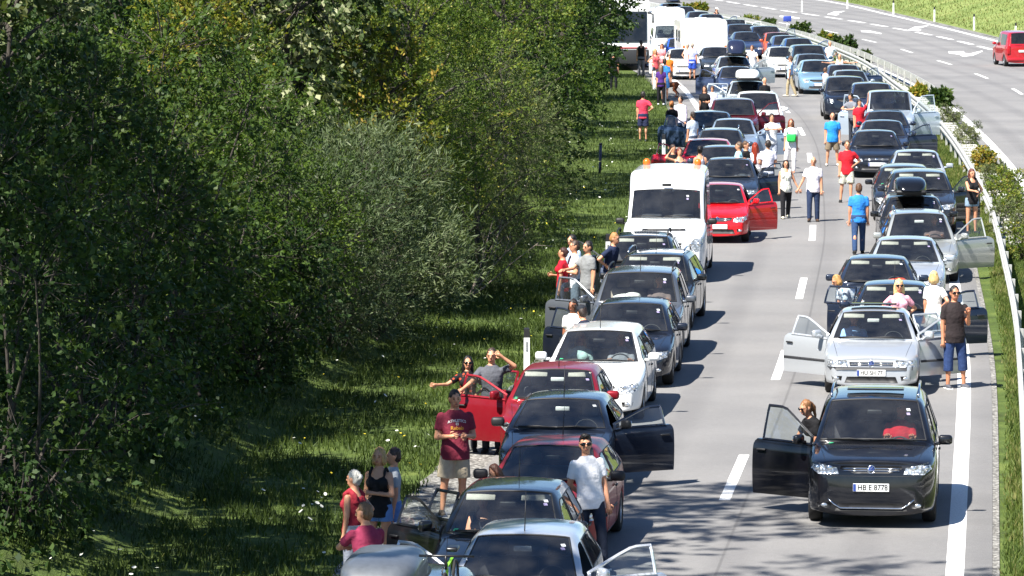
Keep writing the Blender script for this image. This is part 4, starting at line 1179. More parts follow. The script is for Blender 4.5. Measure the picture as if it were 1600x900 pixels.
# ------------------------------------------------------------ vegetation
def leafmat(name, stops, trans=0.4, rough=.5, spec=.18):
    m, t, b, out = newmat(name)
    a = N(t, 'ShaderNodeAttribute', attribute_name='tint'); col = ramp(t, a.outputs['Fac'], stops)
    t.links.new(col, b.inputs['Base Color']); b.inputs['Roughness'].default_value = rough; b.inputs['Specular IOR Level'].default_value = spec
    tr = N(t, 'ShaderNodeBsdfTranslucent'); hs = N(t, 'ShaderNodeMix', data_type='RGBA', blend_type='MULTIPLY'); hs.inputs[0].default_value = 1
    t.links.new(col, hs.inputs[6]); hs.inputs[7].default_value = (1.25, 1.3, .55, 1); t.links.new(hs.outputs[2], tr.inputs[0])
    mx = N(t, 'ShaderNodeMixShader'); mx.inputs[0].default_value = trans
    t.links.new(b.outputs[0], mx.inputs[1]); t.links.new(tr.outputs[0], mx.inputs[2]); t.links.new(mx.outputs[0], out.inputs[0]); return m
SPEC = {
 'ash':    dict(l=.085, w=.042, mat=leafmat('leaf_mid_green', [(0, (.026, .052, .012)), (.5, (.07, .12, .022)), (.85, (.125, .17, .03)), (1, (.21, .20, .04))]), droop=.25),
 'dark':   dict(l=.085, w=.055, mat=leafmat('leaf_dark_green', [(0, (.016, .036, .010)), (.6, (.038, .072, .018)), (1, (.085, .12, .028))], .3), droop=.2),
 'beam':   dict(l=.115, w=.088, mat=leafmat('leaf_large_pale', [(0, (.025, .050, .014)), (.7, (.055, .085, .025)), (.88, (.13, .155, .07)), (1, (.34, .36, .20))], .3), droop=.5),
 'small':  dict(l=.052, w=.027, mat=leafmat('leaf_small_bright', [(0, (.035, .065, .012)), (.5, (.10, .155, .026)), (.85, (.19, .22, .038)), (1, (.32, .28, .06))]), droop=.1),
 'willow': dict(l=.115, w=.019, mat=leafmat('leaf_willow', [(0, (.045, .070, .030)), (.6, (.11, .145, .066)), (1, (.22, .25, .14))], .3), droop=.1),
 'yellow': dict(l=.075, w=.042, mat=leafmat('leaf_yellowing', [(0, (.05, .085, .014)), (.5, (.11, .15, .022)), (.85, (.22, .22, .03)), (1, (.40, .27, .06))]), droop=.2),
 'thorn':  dict(l=.058, w=.016, mat=leafmat('leaf_narrow_grey', [(0, (.045, .065, .022)), (.6, (.12, .15, .055)), (1, (.22, .24, .11))], .3), droop=.0),
}
def mat_bark():
    m, t, b, _ = newmat('bark'); v = objco(t); mp = N(t, 'ShaderNodeMapping'); mp.inputs['Scale'].default_value = (14, 14, 3); t.links.new(v, mp.inputs[0])
    f = noise(t, 1, 5, mp.outputs[0]); c = ramp(t, f, [(.3, (.022, .018, .014)), (.7, (.085, .072, .06))]); t.links.new(c, b.inputs['Base Color'])
    b.inputs['Roughness'].default_value = .9; bump(t, b, f, .8, .03); return m
M_BARK = mat_bark()
M_DEAD = plain('dead_wood', '#8b7f74', .9)
def unit(a): return a / (np.linalg.norm(a, axis=-1, keepdims=True) + 1e-9)
def kids(rng, P, m, u0, length, spread, up, K=4, u1=1.0):
    """P: (n,k,3) polylines -> children (n*m,K,3)"""
    n, k, _ = P.shape
    u = rng.uniform(u0, u1, (n, m)) ** .85 * (k - 1); i = np.clip(u.astype(int), 0, k - 2); f = (u - i)[..., None]
    r = np.arange(n)[:, None]; A = P[r, i]; B = P[r, i + 1]; base = A + (B - A) * f; d = unit(B - A)
    rd = unit(rng.normal(size=(n, m, 3))); d0 = unit(d * (1 - spread) + rd * spread * 1.3 + np.array((0, 0, up)))
    ln = (np.asarray(length).reshape(-1, 1) if not np.isscalar(length) else length) * (1.1 - .55 * (u / (k - 1))) * rng.uniform(.6, 1.25, (n, m))
    out = np.empty((n, m, K, 3)); out[:, :, 0] = base; cur = d0; p = base
    for q in range(1, K):
        cur = unit(cur + rng.normal(size=cur.shape) * .16 + np.array((0, 0, up * .35))); p = p + cur * (ln / (K - 1))[..., None]; out[:, :, q] = p
    return out.reshape(n * m, K, 3), (ln.reshape(-1))
def leaf_obj(name, P, D, Nn, l, w, tint, mat, parent, loc=None):
    n = len(P); side = unit(np.cross(D, Nn)); Nn = unit(np.cross(side, D)); l = l[:, None]; w = w[:, None]
    V = np.empty((n, 4, 3)); V[:, 0] = P; V[:, 1] = P + D * l * .45 + side * w * .5 + Nn * w * .18; V[:, 2] = P + D * l; V[:, 3] = P + D * l * .45 - side * w * .5 + Nn * w * .18
    me = bpy.data.meshes.new(name); me.vertices.add(4 * n); me.vertices.foreach_set('co', V.astype(np.float32).ravel())
    me.loops.add(4 * n); me.loops.foreach_set('vertex_index', np.arange(4 * n, dtype=np.int32))
    me.polygons.add(n); me.polygons.foreach_set('loop_start', np.arange(0, 4 * n, 4, dtype=np.int32))
    me.materials.append(mat); a = me.attributes.new('tint', 'FLOAT', 'FACE'); a.data.foreach_set('value', tint.astype(np.float32))
    me.update(calc_edges=True); me.validate(); return link(name, me, parent, loc)
def tubes_fast(polys, r0, r1, n=4):
    """(m,k,3) polylines -> verts, faces with taper"""
    m, k, _ = polys.shape; d = np.gradient(polys, axis=1); d = unit(d)
    a = np.where(np.abs(d[..., 2:3]) < .9, np.array((0, 0, 1.0)), np.array((1.0, 0, 0))); x = unit(np.cross(a, d)); y = np.cross(d, x)
    t = np.linspace(0, 1, k)[None, :, None]; r = (np.asarray(r0).reshape(-1, 1, 1) * (1 - t) + np.asarray(r1).reshape(-1, 1, 1) * t)
    ang = np.arange(n) * 2 * math.pi / n
    V = polys[:, :, None] + r[..., None] * (np.cos(ang)[None, None, :, None] * x[:, :, None] + np.sin(ang)[None, None, :, None] * y[:, :, None])
    V = V.reshape(-1, 3); F = []
    b = (np.arange(m) * k * n)[:, None, None] + (np.arange(k - 1) * n)[None, :, None] + np.arange(n)[None, None, :]
    b2 = (np.arange(m) * k * n)[:, None, None] + (np.arange(k - 1) * n)[None, :, None] + ((np.arange(n) + 1) % n)[None, None, :]
    F = np.stack([b, b2, b2 + n, b + n], -1).reshape(-1, 4)
    return V, F.tolist()
TREE_LEAVES = 0
def bare_shrub(name, label, X, Y, H, R, seed, limbs, sec, twig, group='trees and shrubs on the left bank', az=None):
    rng = np.random.default_rng(seed); root = empty(name, (X, Y, ground_z(X, Y) - .05), 0, label, 'shrub', group); lp = np.empty((limbs, 6, 3)); ll = np.empty(limbs)
    for q in range(limbs):
        a = rng.uniform(*az) if az else q * 2.4; el = math.radians(rng.uniform(22, 62)); ln = H * rng.uniform(.75, 1.05)
        d = np.array((math.cos(a) * math.cos(el), math.sin(a) * math.cos(el), math.sin(el))); p_ = np.zeros(3); lp[q, 0] = p_
        for k in range(1, 6): d = unit(d + rng.normal(0, .10, 3)); p_ = p_ + d * ln / 5; lp[q, k] = p_
        ll[q] = ln
    sc, sl_ = kids(rng, lp, sec, .35, ll * .38, .38, .05, 5); tw, tl_ = kids(rng, sc, twig, .2, sl_ * .5, .45, .05, 4)
    mb = MB(); mb.add(*tubes_fast(lp, ll * .006 + .008, np.full(limbs, .006), 5)); mb.add(*tubes_fast(sc, np.full(len(sl_), .010), np.full(len(sl_), .004), 3)); mb.add(*tubes_fast(tw, np.full(len(tl_), .006), np.full(len(tl_), .003), 3))
    mb.build('stems', M_DEAD, root); return root
def tree(name, label, X, Y, H, R, sp, seed, n=26000, lobes=16, zlo=.08, zmax=1.0, lobe_r=.37, tall=.55, group='trees and shrubs on the left bank', multi=False, cat='tree', z=None, lscale=1.0, tints=0., up=.25, tl=.42, lv=13, out=.75, trunk=True):
    """crown of leafy lobes set round an uneven ellipsoid from zlo*H to H; each lobe is a shell of leaf sprays"""
    global TREE_LEAVES
    rng = np.random.default_rng(seed); z = ground_z(X, Y) - .05 if z is None else z
    root = empty(name, (X, Y, z), 0, label, cat, group); s = SPEC[sp]
    zc = H * (zlo + (1 - zlo) * .5); hz = H * (1 - zlo) * .5
    cs = []; rs_ = []
    for q in range(lobes):
        t = -1 + 2 * (q + .5) / lobes; a = q * 2.39996 + rng.normal(0, .3); rr = math.sqrt(max(.02, 1 - abs(t) ** 2.6)); k = rng.uniform(.55, .80)
        lr = R * lobe_r * rng.uniform(.75, 1.3)
        cs.append((R * k * rr * math.cos(a), R * k * rr * math.sin(a), zc + hz * t * .86)); rs_.append(lr)
    cs = np.array(cs); rs_ = np.array(rs_)
    # smaller sprigs that break the outline
    ex = lobes; ids = rng.integers(0, lobes, ex); dd = unit(rng.normal(size=(ex, 3)) + np.array((.25, -.3, .35))); c2 = cs[ids] + dd * rs_[ids][:, None] * 1.0; r2 = rs_[ids] * rng.uniform(.25, .5, ex)
    C_ = np.concatenate([cs, c2]); RR = np.concatenate([rs_, r2])
    n = int(n * .70); lscale *= 1.33; nt = max(40, n // lv); pr = RR ** 2; pr = pr / pr.sum(); li = rng.choice(len(C_), nt, p=pr)
    d = unit(rng.normal(size=(nt, 3)) + np.array((0, -.12, .12))); rad = RR[li] * rng.uniform(.15, 1.0, nt) ** .33
    st = np.array((1, 1, tall * 1.6)); B0 = C_[li] + d * rad[:, None] * st; B0[:, 2] = np.maximum(B0[:, 2], rng.uniform(.02, .35, nt))
    dirn = unit(d * out + unit(B0 - np.array((0, 0, zc))) * .35 + rng.normal(size=(nt, 3)) * .35 + np.array((0, 0, up)))
    ln = tl * rng.uniform(.5, 1.4, nt); bend = rng.normal(0, .18, (nt, 3)) - np.array((0, 0, .12))
    u = rng.uniform(.0, 1.0, (nt, lv, 1)); P = B0[:, None] + dirn[:, None] * ln[:, None, None] * u + bend[:, None] * (ln[:, None, None] * u ** 2)
    D = unit(dirn[:, None] * .75 + rng.normal(size=P.shape) * .5 + np.array((0, 0, -s['droop']))); P = P + rng.normal(0, .022, P.shape)
    Ns = unit(d * .8 + rng.normal(size=d.shape) * .35 + np.array((-.10, -.15, .55)))   # leaves of one spray face much the same way
    Nn = unit(Ns[:, None] + rng.normal(size=P.shape) * .38)
    lt = rng.normal(0, .13, len(C_))[li][:, None]; ct = rng.normal(0, .13, (nt, 1))
    tint = np.clip(.45 + tints + ct + lt + rng.normal(0, .14, (nt, lv)), 0, 1)
    P = P.reshape(-1, 3); D = D.reshape(-1, 3); Nn = Nn.reshape(-1, 3); nn = len(P)
    leaf_obj('crown', P, D, Nn, s['l'] * lscale * rng.uniform(.6, 1.25, nn), s['w'] * lscale * rng.uniform(.65, 1.2, nn), tint.ravel(), s['mat'], root); TREE_LEAVES += nn
    # trunk and limbs to the lobes, twigs of the outer sprays
    mb = MB(); K = 6; r0 = .011 * H + .03
    if multi: tp = None
    else:
        tp = np.zeros((1, K, 3)); tp[0, :, 2] = np.linspace(0, H * .8, K); tp[0, 1:, :2] = np.cumsum(rng.normal(0, H * .008, (K - 1, 2)), 0); mb.add(*tubes_fast(tp, [r0], [r0 * .25], 8))
    L_ = np.empty((lobes, K, 3))
    for q in range(lobes):
        if multi: b_ = np.array((rng.normal(0, .1 * R), rng.normal(0, .1 * R), 0))
        else:
            zz = min(H * .78, max(H * .05, cs[q, 2] - R * .55)); f = zz / (H * .8) * (K - 1); i_ = min(K - 2, int(f)); b_ = tp[0, i_] + (tp[0, i_ + 1] - tp[0, i_]) * (f - i_)
        t = np.linspace(0, 1, K)[:, None]; m_ = (b_ + cs[q]) / 2 + np.array((0, 0, R * .12 * (1 if not multi else -.5))) + rng.normal(0, .12 * R, 3)
        L_[q] = (1 - t) ** 2 * b_ + 2 * t * (1 - t) * m_ + t * t * cs[q]
    mb.add(*tubes_fast(L_, np.full(lobes, r0 * .42), np.full(lobes, r0 * .12), 5))
    k = min(nt, 500); sel = rng.choice(nt, k, False); tw = np.stack([C_[li[sel]] * .5 + B0[sel] * .5, B0[sel], B0[sel] + dirn[sel] * ln[sel][:, None] * .8], 1)
    mb.add(*tubes_fast(tw, np.full(k, .010), np.full(k, .003), 3))
    mb.build('trunk' if not multi else 'stems', M_BARK, root); return root
# ------------------------------------------------------------ left bank
T = [  # name, label, X, Y, H, R, species, kwargs
 ('leafy_shrub', 'dark shrub at the bottom left corner of the bank', -6.9, 66, 5.4, 2.3, 'dark', dict(multi=True, n=24000, zlo=.02)),
 ('leafy_shrub', 'dark spreading shrub on the left edge above the corner shrub', -6.3, 74, 5.8, 2.3, 'dark', dict(multi=True, n=26000, zlo=.02)),
 ('leafy_shrub', 'mid green shrub deep in the shade, left of the dark gap', -5.7, 82, 6.4, 2.3, 'ash', dict(multi=True, n=28000, zlo=.02, tints=-.15)),
 ('leafy_shrub', 'small-leaved dark shrub left of the willow', -5.0, 90, 5.0, 2.0, 'small', dict(multi=True, n=36000, zlo=.02, tints=-.2, lscale=1.15)),
 ('leafy_shrub', 'low dark shrub at the foot of the shaded bank', -4.7, 86, 3.0, 1.5, 'dark', dict(multi=True, n=14000, zlo=.02)),
 ('hazel_shrub', 'pale-leaved shrub cut off by the left edge of the picture', -8.5, 84, 7.0, 1.3, 'beam', dict(n=9000, zlo=.3, tints=.18, lobes=12)),
 ('willow_shrub', 'silvery willow with long narrow leaves leaning over the grass', -2.9, 98, 4.0, 1.8, 'willow', dict(multi=True, n=40000, zlo=.02, up=.75, tl=.75, out=.55, lscale=1.1, lobe_r=.34, tints=.12)),
 ('willow_shrub', 'smaller willow in the shade below the silvery one', -3.6, 94, 3.4, 1.7, 'willow', dict(multi=True, n=30000, zlo=.02, up=.5, tl=.65, tints=-.2, lscale=1.1)),
 ('thorn_shrub', 'grey-green thorny shrub reaching its branches out over the verge', -.75, 111.5, 5.0, 2.0, 'thorn', dict(n=56000, zlo=.05, up=-.05, tl=.8, out=1.0, lobe_r=.34, lv=20, lscale=1.15)),
 ('leafy_tree', 'bright small-leaved tree in the middle of the bank', -2.5, 107.5, 8.2, 2.5, 'small', dict(n=66000, zlo=.12, lobes=26, lscale=1.15, lobe_r=.31, tints=.08)),
 ('leafy_tree', 'bright tree whose right side hangs over the verge', -.2, 125, 8.6, 2.3, 'small', dict(n=54000, zlo=.04, lobes=26, lscale=1.2, lobe_r=.31)),
 ('leafy_tree', 'dark round tree behind the verge level with the van', .2, 145, 11.5, 2.5, 'dark', dict(n=30000, zlo=.02, lobes=20, lscale=1.25)),
 ('leafy_tree', 'mid green tree on the verge above the dark round one', 1.1, 165, 12, 2.5, 'ash', dict(n=28000, zlo=.02, lobes=20, lscale=1.35, tints=-.1)),
 ('leafy_tree', 'dark tree at the verge by the blue stake', 2.0, 187, 12.5, 2.6, 'dark', dict(n=26000, zlo=.02, lobes=20, lscale=1.45)),
 ('leafy_tree', 'dark green tree left of the far verge path', 2.9, 211, 13, 2.6, 'ash', dict(n=24000, zlo=.02, lobes=20, lscale=1.55, tints=-.2)),
 ('leafy_tree', 'tree whose leaves hang in front of the coach', 3.4, 236, 12, 2.6, 'dark', dict(n=20000, zlo=.02, lobes=18, lscale=1.7)),
 ('leafy_tree', 'far dark tree behind the coach side of the road', 1.8, 268, 13, 3.2, 'dark', dict(n=16000, zlo=.02, lobes=18, lscale=2.0)),
 ('leafy_tree', 'farthest dark tree along the left verge', -.2, 305, 14, 4.4, 'ash', dict(n=16000, zlo=.02, lobes=18, lscale=2.4)),
 ('yellow_shrub', 'yellowing shrub lit by the sun at upper left', -6.3, 97.5, 6.6, 1.3, 'yellow', dict(n=20000, zlo=.3, lobes=14, tints=.12)),
 ('yellow_shrub', 'narrow yellow-green shrub in the middle of the bright foliage', -2.6, 103.5, 6.2, .9, 'yellow', dict(n=15000, zlo=.3, lobes=14, lobe_r=.5, tints=.15)),
 ('large_leaved_tree', 'tree with large pale round leaves at the top left', -4.75, 103.5, 7.6, 1.9, 'beam', dict(n=16000, zlo=.45, lobes=18, tints=.36, lobe_r=.42)),
 ('leafy_tree', 'tall dark tree filling the upper left corner', -9.4, 91, 7.2, 2.4, 'dark', dict(n=30000, zlo=.1, lobes=20)),
 ('leafy_tree', 'tall dark tree right of the upper left corner', -8.2, 103, 6.6, 2.4, 'dark', dict(n=30000, zlo=.1, lobes=20)),
 ('leafy_tree', 'tall green tree behind the yellowing shrub', -6.0, 115, 9.0, 3.0, 'ash', dict(n=34000, zlo=.1, lobes=22, lscale=1.15, tints=-.1)),
 ('leafy_tree', 'tall green tree behind the bright middle tree', -3.8, 130, 10, 3.0, 'ash', dict(n=32000, zlo=.1, lobes=22, lscale=1.25)),
 ('leafy_tree', 'tall tree at the top behind the overhanging bright tree', -2.4, 150, 12, 3.2, 'small', dict(n=30000, zlo=.1, lobes=22, lscale=1.9)),
 ('leafy_tree', 'tall dark tree behind the row of trees along the verge', -1.4, 176, 15, 3.2, 'dark', dict(n=22000, zlo=.08, lscale=1.6)),
 ('leafy_tree', 'back row tree far up the left verge', -.6, 206, 15, 3.2, 'ash', dict(n=18000, zlo=.08, lscale=1.9)),
 ('leafy_tree', 'back row tree left of the tall green tree', -10.6, 117, 9.5, 3.4, 'dark', dict(n=22000, zlo=.1, lscale=1.6)),
 ('leafy_tree', 'back row tree in the far upper left', -9.0, 138, 11, 4.0, 'ash', dict(n=20000, zlo=.1, lscale=1.9, tints=-.1)),
 # the tall trees by the bridge, whose shade falls on bank and road
 ('tall_ash_tree', 'tall ash by the bridge shading the lower left bank', -8.6, 61, 22, 4.4, 'ash', dict(n=21000, zlo=.40, lobes=20, lscale=2.3)),
 ('tall_ash_tree', 'tall ash shading the road at the lower edge', -7.8, 51.5, 24, 4.2, 'ash', dict(n=11500, zlo=.42, lobes=20, lscale=2.3)),
 ('tall_ash_tree', 'tall ash shading the dark gap in the bank', -12.0, 67, 14.5, 4.4, 'ash', dict(n=30000, zlo=.30, lobes=20, lscale=2.3)),
 ('tall_ash_tree', 'tall ash left of the shaded shrubs', -12.2, 76, 12, 3.8, 'ash', dict(n=28000, zlo=.30, lobes=20, lscale=2.3)),
]
for q, (nm, lb, x, y, H, R, sp, kw) in enumerate(T):
    cat = 'shrub' if 'shrub' in nm else 'tree'
    tree(nm, lb, x, y, H, R, sp, 100 + q * 13, cat=cat, **kw)
bare_shrub('dead_shrub', 'bare grey dead branches sticking out at upper left', -7.6, 93.0, 4.6, 1.9, 77, 4, 4, 3, az=(-.35, .35))
bare_shrub('dead_shrub', 'pale dry branches poking out of the thorny shrub', -1.0, 109.6, 2.2, 1.9, 78, 4, 3, 3, az=(-1.0, .3))

# low growth under the shrubs, on the shaded bank
rng = np.random.default_rng(5)
def bank_points(n, y0, y1, d0, d1, rng):
    y = rng.uniform(y0, y1, n); d = rng.uniform(d0, d1, n); x = ROADX(y) - 3.75 - d
    z = np.array([ground_z(a, b) for a, b in zip(x, y)]); return np.stack([x, y, z], 1)
P = bank_points(34000, 58, 170, 4.6, 13, rng); P[:, 2] += rng.uniform(0, .7, len(P)) ** 1.5
D = unit(rng.normal(size=P.shape) + np.array((0, 0, .4))); Nn = unit(rng.normal(size=P.shape) * .6 + np.array((0, -.3, .9)))
o = leaf_obj('undergrowth', P, D, Nn, rng.uniform(.08, .2, len(P)), rng.uniform(.05, .1, len(P)), rng.uniform(.1, .8, len(P)), SPEC['dark']['mat'], None)
tag(o, 'low leafy undergrowth beneath the shrubs', None, None, 'stuff')

# grass: blades as narrow triangles
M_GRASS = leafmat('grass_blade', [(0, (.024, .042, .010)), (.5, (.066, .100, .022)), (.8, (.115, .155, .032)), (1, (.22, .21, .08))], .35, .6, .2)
def grass(name, label, P, hmin, hmax, wid, seed, tint0=.5):
    rng = np.random.default_rng(seed); n = len(P); a = rng.uniform(0, 2 * math.pi, n); h = rng.uniform(hmin, hmax, n)
    side = np.stack([np.cos(a), np.sin(a), np.zeros(n)], 1) * (wid * rng.uniform(.6, 1.4, n))[:, None]
    tip = P + np.stack([rng.normal(0, .35, n) * h, rng.normal(0, .35, n) * h, h], 1)
    V = np.empty((n, 3, 3)); V[:, 0] = P - side; V[:, 1] = P + side; V[:, 2] = tip
    me = bpy.data.meshes.new(name); me.vertices.add(3 * n); me.vertices.foreach_set('co', V.astype(np.float32).ravel())
    me.loops.add(3 * n); me.loops.foreach_set('vertex_index', np.arange(3 * n, dtype=np.int32)); me.polygons.add(n); me.polygons.foreach_set('loop_start', np.arange(0, 3 * n, 3, dtype=np.int32))
    me.materials.append(M_GRASS); at_ = me.attributes.new('tint', 'FLOAT', 'FACE')
    # patchy colour over the verge
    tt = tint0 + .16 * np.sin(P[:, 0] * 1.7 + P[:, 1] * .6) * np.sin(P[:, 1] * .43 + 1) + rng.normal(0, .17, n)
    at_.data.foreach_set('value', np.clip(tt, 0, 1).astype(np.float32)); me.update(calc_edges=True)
    return tag(link(name, me), label, None, None, 'stuff')
P = np.concatenate([bank_points(75000, 60, 125, .95, 6.0, rng), bank_points(40000, 125, 240, .95, 6.0, rng)])
cl = (np.sin(P[:, 0] * 2.3 + P[:, 1] * 1.1) + np.sin(P[:, 0] * .9 - P[:, 1] * 1.9) + rng.normal(0, .7, len(P))) > -1.0
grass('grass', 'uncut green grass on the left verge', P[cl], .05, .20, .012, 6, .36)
n = 46000; y = 55 + 75 * rng.uniform(0, 1, n) ** 1.2; x = ROADX(y) + rng.uniform(4.15, 5.0, n) + rng.uniform(0, .25, n) + np.maximum(0, y - 60) * .004; P = np.stack([x, y, np.full(n, -.03)], 1)
n = 26000; y = 120 + 110 * rng.uniform(0, 1, n); a_ = ROADX(y) + 4.15; b_ = RAIL1(y) + .1; x = a_ + (b_ - a_) * rng.uniform(0, 1, n); P2 = np.stack([x, y, np.full(n, -.03)], 1)
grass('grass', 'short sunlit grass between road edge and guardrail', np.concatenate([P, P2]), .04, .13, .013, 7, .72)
n = 26000; y = rng.uniform(240, 430, n); d = 1.3 + 22 * rng.uniform(0, 1, n) ** 1.3; x = OPP3(y) + d; P = np.stack([x, y, [ground_z(a, b) for a, b in zip(x, y)]], 1)
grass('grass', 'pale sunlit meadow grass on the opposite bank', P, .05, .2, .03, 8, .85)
# median ground cover strip
n = 22000; y = rng.uniform(70, 260, n); a_ = RAIL1(y) + .15; b_ = OPP1(y) - .45; x = a_ + (b_ - a_) * rng.uniform(0, 1, n); P = np.stack([x, y, np.full(n, -.03)], 1); P = P[(b_ - a_) > .3]
grass('grass', 'thin weeds growing in the median strip', P, .05, .2, .014, 9, .5)

# white umbels and yellow flowers in the left verge
def flowers(name, label, P, mat, rr, seed):
    rng = np.random.default_rng(seed); mb = MB(); k = 6; V = []; F = []; mm = []
    for q, p in enumerate(P):
        h = rng.uniform(.12, .34); r = rr * rng.uniform(.6, 1.3); tx, ty = rng.normal(0, .35, 2); c = p + np.array((rng.normal(0, .04), rng.normal(0, .04), h)); b = len(V)
        V.append(c + np.array((0, 0, -.25 * r)))
        for j in range(k):
            a = 2 * math.pi * j / k; rad = r * rng.uniform(.75, 1.1); V.append(c + np.array((rad * math.cos(a), rad * math.sin(a), rad * (tx * math.cos(a) + ty * math.sin(a)))))
        for j in range(k): F.append((b, b + 1 + j, b + 1 + (j + 1) % k)); mm.append(0)
        e = len(V); V += [p + np.array((-.004, 0, 0)), p + np.array((.004, 0, 0)), c]; F.append((e, e + 1, e + 2)); mm.append(1)
    mb.add(np.array(V), F, mm); return tag(mb.build(name, [mat, M_GRASS], None, False), label, None, None, 'stuff')
P = bank_points(800, 62, 190, 1.2, 5.6, rng)
cl = (np.sin(P[:, 0] * 1.3 + P[:, 1] * .5) + np.sin(P[:, 1] * .9) + rng.normal(0, .8, len(P))) > .1
flowers('wildflowers', 'white umbel flowers scattered through the left verge', P[cl], plain('petal_white', '#c9cabf', .8), .029, 3)
flowers('wildflowers', 'small yellow flowers in the left verge', bank_points(160, 62, 150, 1.2, 5.0, rng), plain('petal_yellow', '#c9b52a', .8), .022, 4)

# shrubs planted in the median
for q, (px, py, r, h, sp, lb) in enumerate([
    (1596, 408, .55, 1.1, 'small', 'median shrub at the right picture edge, nearest the camera'), (1580, 372, .6, 1.2, 'thorn', 'grey-green median shrub second nearest the camera'), (1563, 335, .6, 1.2, 'small', 'green median shrub beside the woman at the guardrail'),
    (1590, 345, .6, 1.1, 'small', 'green median shrub against the white edge line'), (1552, 300, .55, 1.1, 'thorn', 'grey-green median shrub above the woman by the rail'), (1574, 305, .5, 1.0, 'small', 'bright median shrub next to the edge line of the opposite road'),
    (1535, 272, .5, 1.0, 'yellow', 'yellowish median shrub behind the slabs'), (1510, 228, .62, 1.0, 'thorn', 'round grey-green shrub alone on the pale slabs'), (1486, 193, .5, .85, 'thorn', 'low grey shrub on the slabs beyond the round one'),
    (1466, 166, .5, .9, 'dark', 'dark round shrub right of the open black car door'), (1440, 154, .5, .9, 'yellow', 'yellow-green shrub behind the open door of the box car'), (1351, 98, .45, .7, 'dark', 'small dark shrub alone between the guardrails'),
    (1316, 80, .85, 1.0, 'dark', 'dark shrub behind the man with spread arms'), (1291, 70, .7, .9, 'yellow', 'yellow-green shrub behind the man in white'), (1249, 57, .9, 1.1, 'dark', 'dark shrub beside the small blue sign'),
    (1201, 45, .6, .8, 'dark', 'far small dark shrub in the median'), (1172, 38, .8, .9, 'small', 'far green shrub near the white box car'), (1094, 20, .7, .9, 'yellow', 'far yellowish shrub right of the pair at the bend'), (1080, 19, .7, .9, 'yellow', 'far yellowish shrub left of the pair at the bend')]):
    g = at(px, py); far = g.y > 200; h *= .8 if not far else .62; r *= 1 if not far else .8
    tree('median_shrub', lb, g.x, g.y, h, r, sp, 900 + q, n=2900 if not far else 1500, lobes=10, multi=True, cat='shrub', group='shrubs planted in the median', z=-.04, lscale=1.2 if not far else 2.2, tl=.14, tints=.2, zlo=.02)
# ------------------------------------------------------------ the two queues
BK = '#101215'; NAVY = '#171b26'; SILV = '#b4b8bc'; GRY = '#54585f'; DBL = '#1c2331'
C = {}
def K(key, *a, **k): C[key] = car(key, *a, **k)
# left queue, near to far
K('L0', 'estate', 622, 925, '#3b4048', 'dark estate car under the grey roof box at the very bottom', near=False)
K('L1', 'hatch', 818, 842, '#c3c7cb', 'silver hatchback at the bottom with both front doors open', {'Fa': 60, 'Fb': 62}, .5, 'rect', extras=('palemirror', 'aerial', 'roundbadge'), strip_=True)
K('L2', 'hatch', 795, 773, BK, 'black hatchback just behind the silver one, two left doors open', {'Fa': 46, 'Ra': 40}, .0, 'slant', extras=('roundbadge', 'rearaerial'), H=1.46)
K('L3', 'hatch', 864, 702, '#8a2329', 'dark red three-door hatchback behind the man in white v-neck', None, .2, 'rect', doors3=True, coat=.25, strip_=True, bmir=1, extras=('rearaerial',), L=4.02, H=1.42, yaw=-1.5)
K('L4', 'hatch', 880, 628, '#1d2534', 'dark blue hatchback with its driver door wide open', {'Fb': 57}, .3, 'slant', doors3=True, bmir=1, extras=('palemirror', 'aerial'), L=4.0, H=1.38)
K('L5', 'small', 872, 582, '#7c1420', 'dark red small car with two left doors open to the grass', {'Fa': 63, 'Ra': 48}, .2, 'slant', extras=('palemirror', 'aerial'), coat=.5)
K('L6', 'estate', 937, 521, '#dadcdc', 'white estate car with slanted headlights in the left queue', {}, .0, 'slant', extras=('aerial',), H=1.48, style=1)
K('L7', 'hatch', 988, 478, '#161c29', 'dark navy hatchback behind the white estate, left door open', {'Fa': 52}, .3, 'round', extras=(), H=1.46)
K('L8', 'suv', 1000, 436, '#5f646b', 'grey off-road car with roof rails and a pale bundle on its dashboard', {'Fa': 63}, .5, 'slant', extras=('rails', 'blackrails', 'aerial'), hz=1.50)
K('L9', 'estate', 1024, 401, '#15181b', 'black estate car with curved roof, behind the grey off-road car', {}, .2, 'slant', extras=('rails', 'aerial'), L=4.6, W=1.86, H=1.5, yaw=-2.5, style=1, hz=1.41)
K('L10', 'estate', 1003, 379, '#1b1f22', 'black estate car right in front of the white van, left door open', {'Fa': 62}, .2, 'slant', extras=('rails', 'blackrails'), H=1.52, L=4.4, hz=1.33)
K('V', 'van', 1042, 301, '#d3d6d8', 'white high-roof van with orange beacons in the left queue', {}, .0, 'van', cat='van', dbump=1, bmir=1, style=2, hz=2.0, grille='bars')
K('L11', 'small', 1124, 292, '#c3101c', 'bright red hatchback beside the white van, right door open', {'Fb': 45}, .0, 'slant', extras=('roundbadge',), H=1.46)
K('L12', 'sedan', 1140, 252, '#2a3444', 'dark blue saloon behind the bright red hatchback', {'Fb': 50}, .4, 'rect', near=True, H=1.46)
F_ = dict(near=False)
K('L13', 'hatch', 1128, 233, '#2c3648', 'blue-grey hatchback hidden behind the dark blue saloon', **F_)
K('L14', 'hatch', 1107, 222, '#c0142a', 'red hatchback with left door open near the road post', {'Fa': 60}, **F_)
K('L15', 'estate', 1126, 206, '#45505f', 'blue-grey estate car with silver roof rails', {}, .4, extras=('rails',), **F_)
K('L16', 'hatch', 1146, 190, '#8fa0b4', 'pale blue hatchback, right door open behind the estate car', {'Fb': 62}, .4, **F_)
K('L17', 'estate', 1110, 178, '#34455f', 'dark blue estate car with tinted screen, on the shoulder side', {'Fa': 55}, .3, **F_)
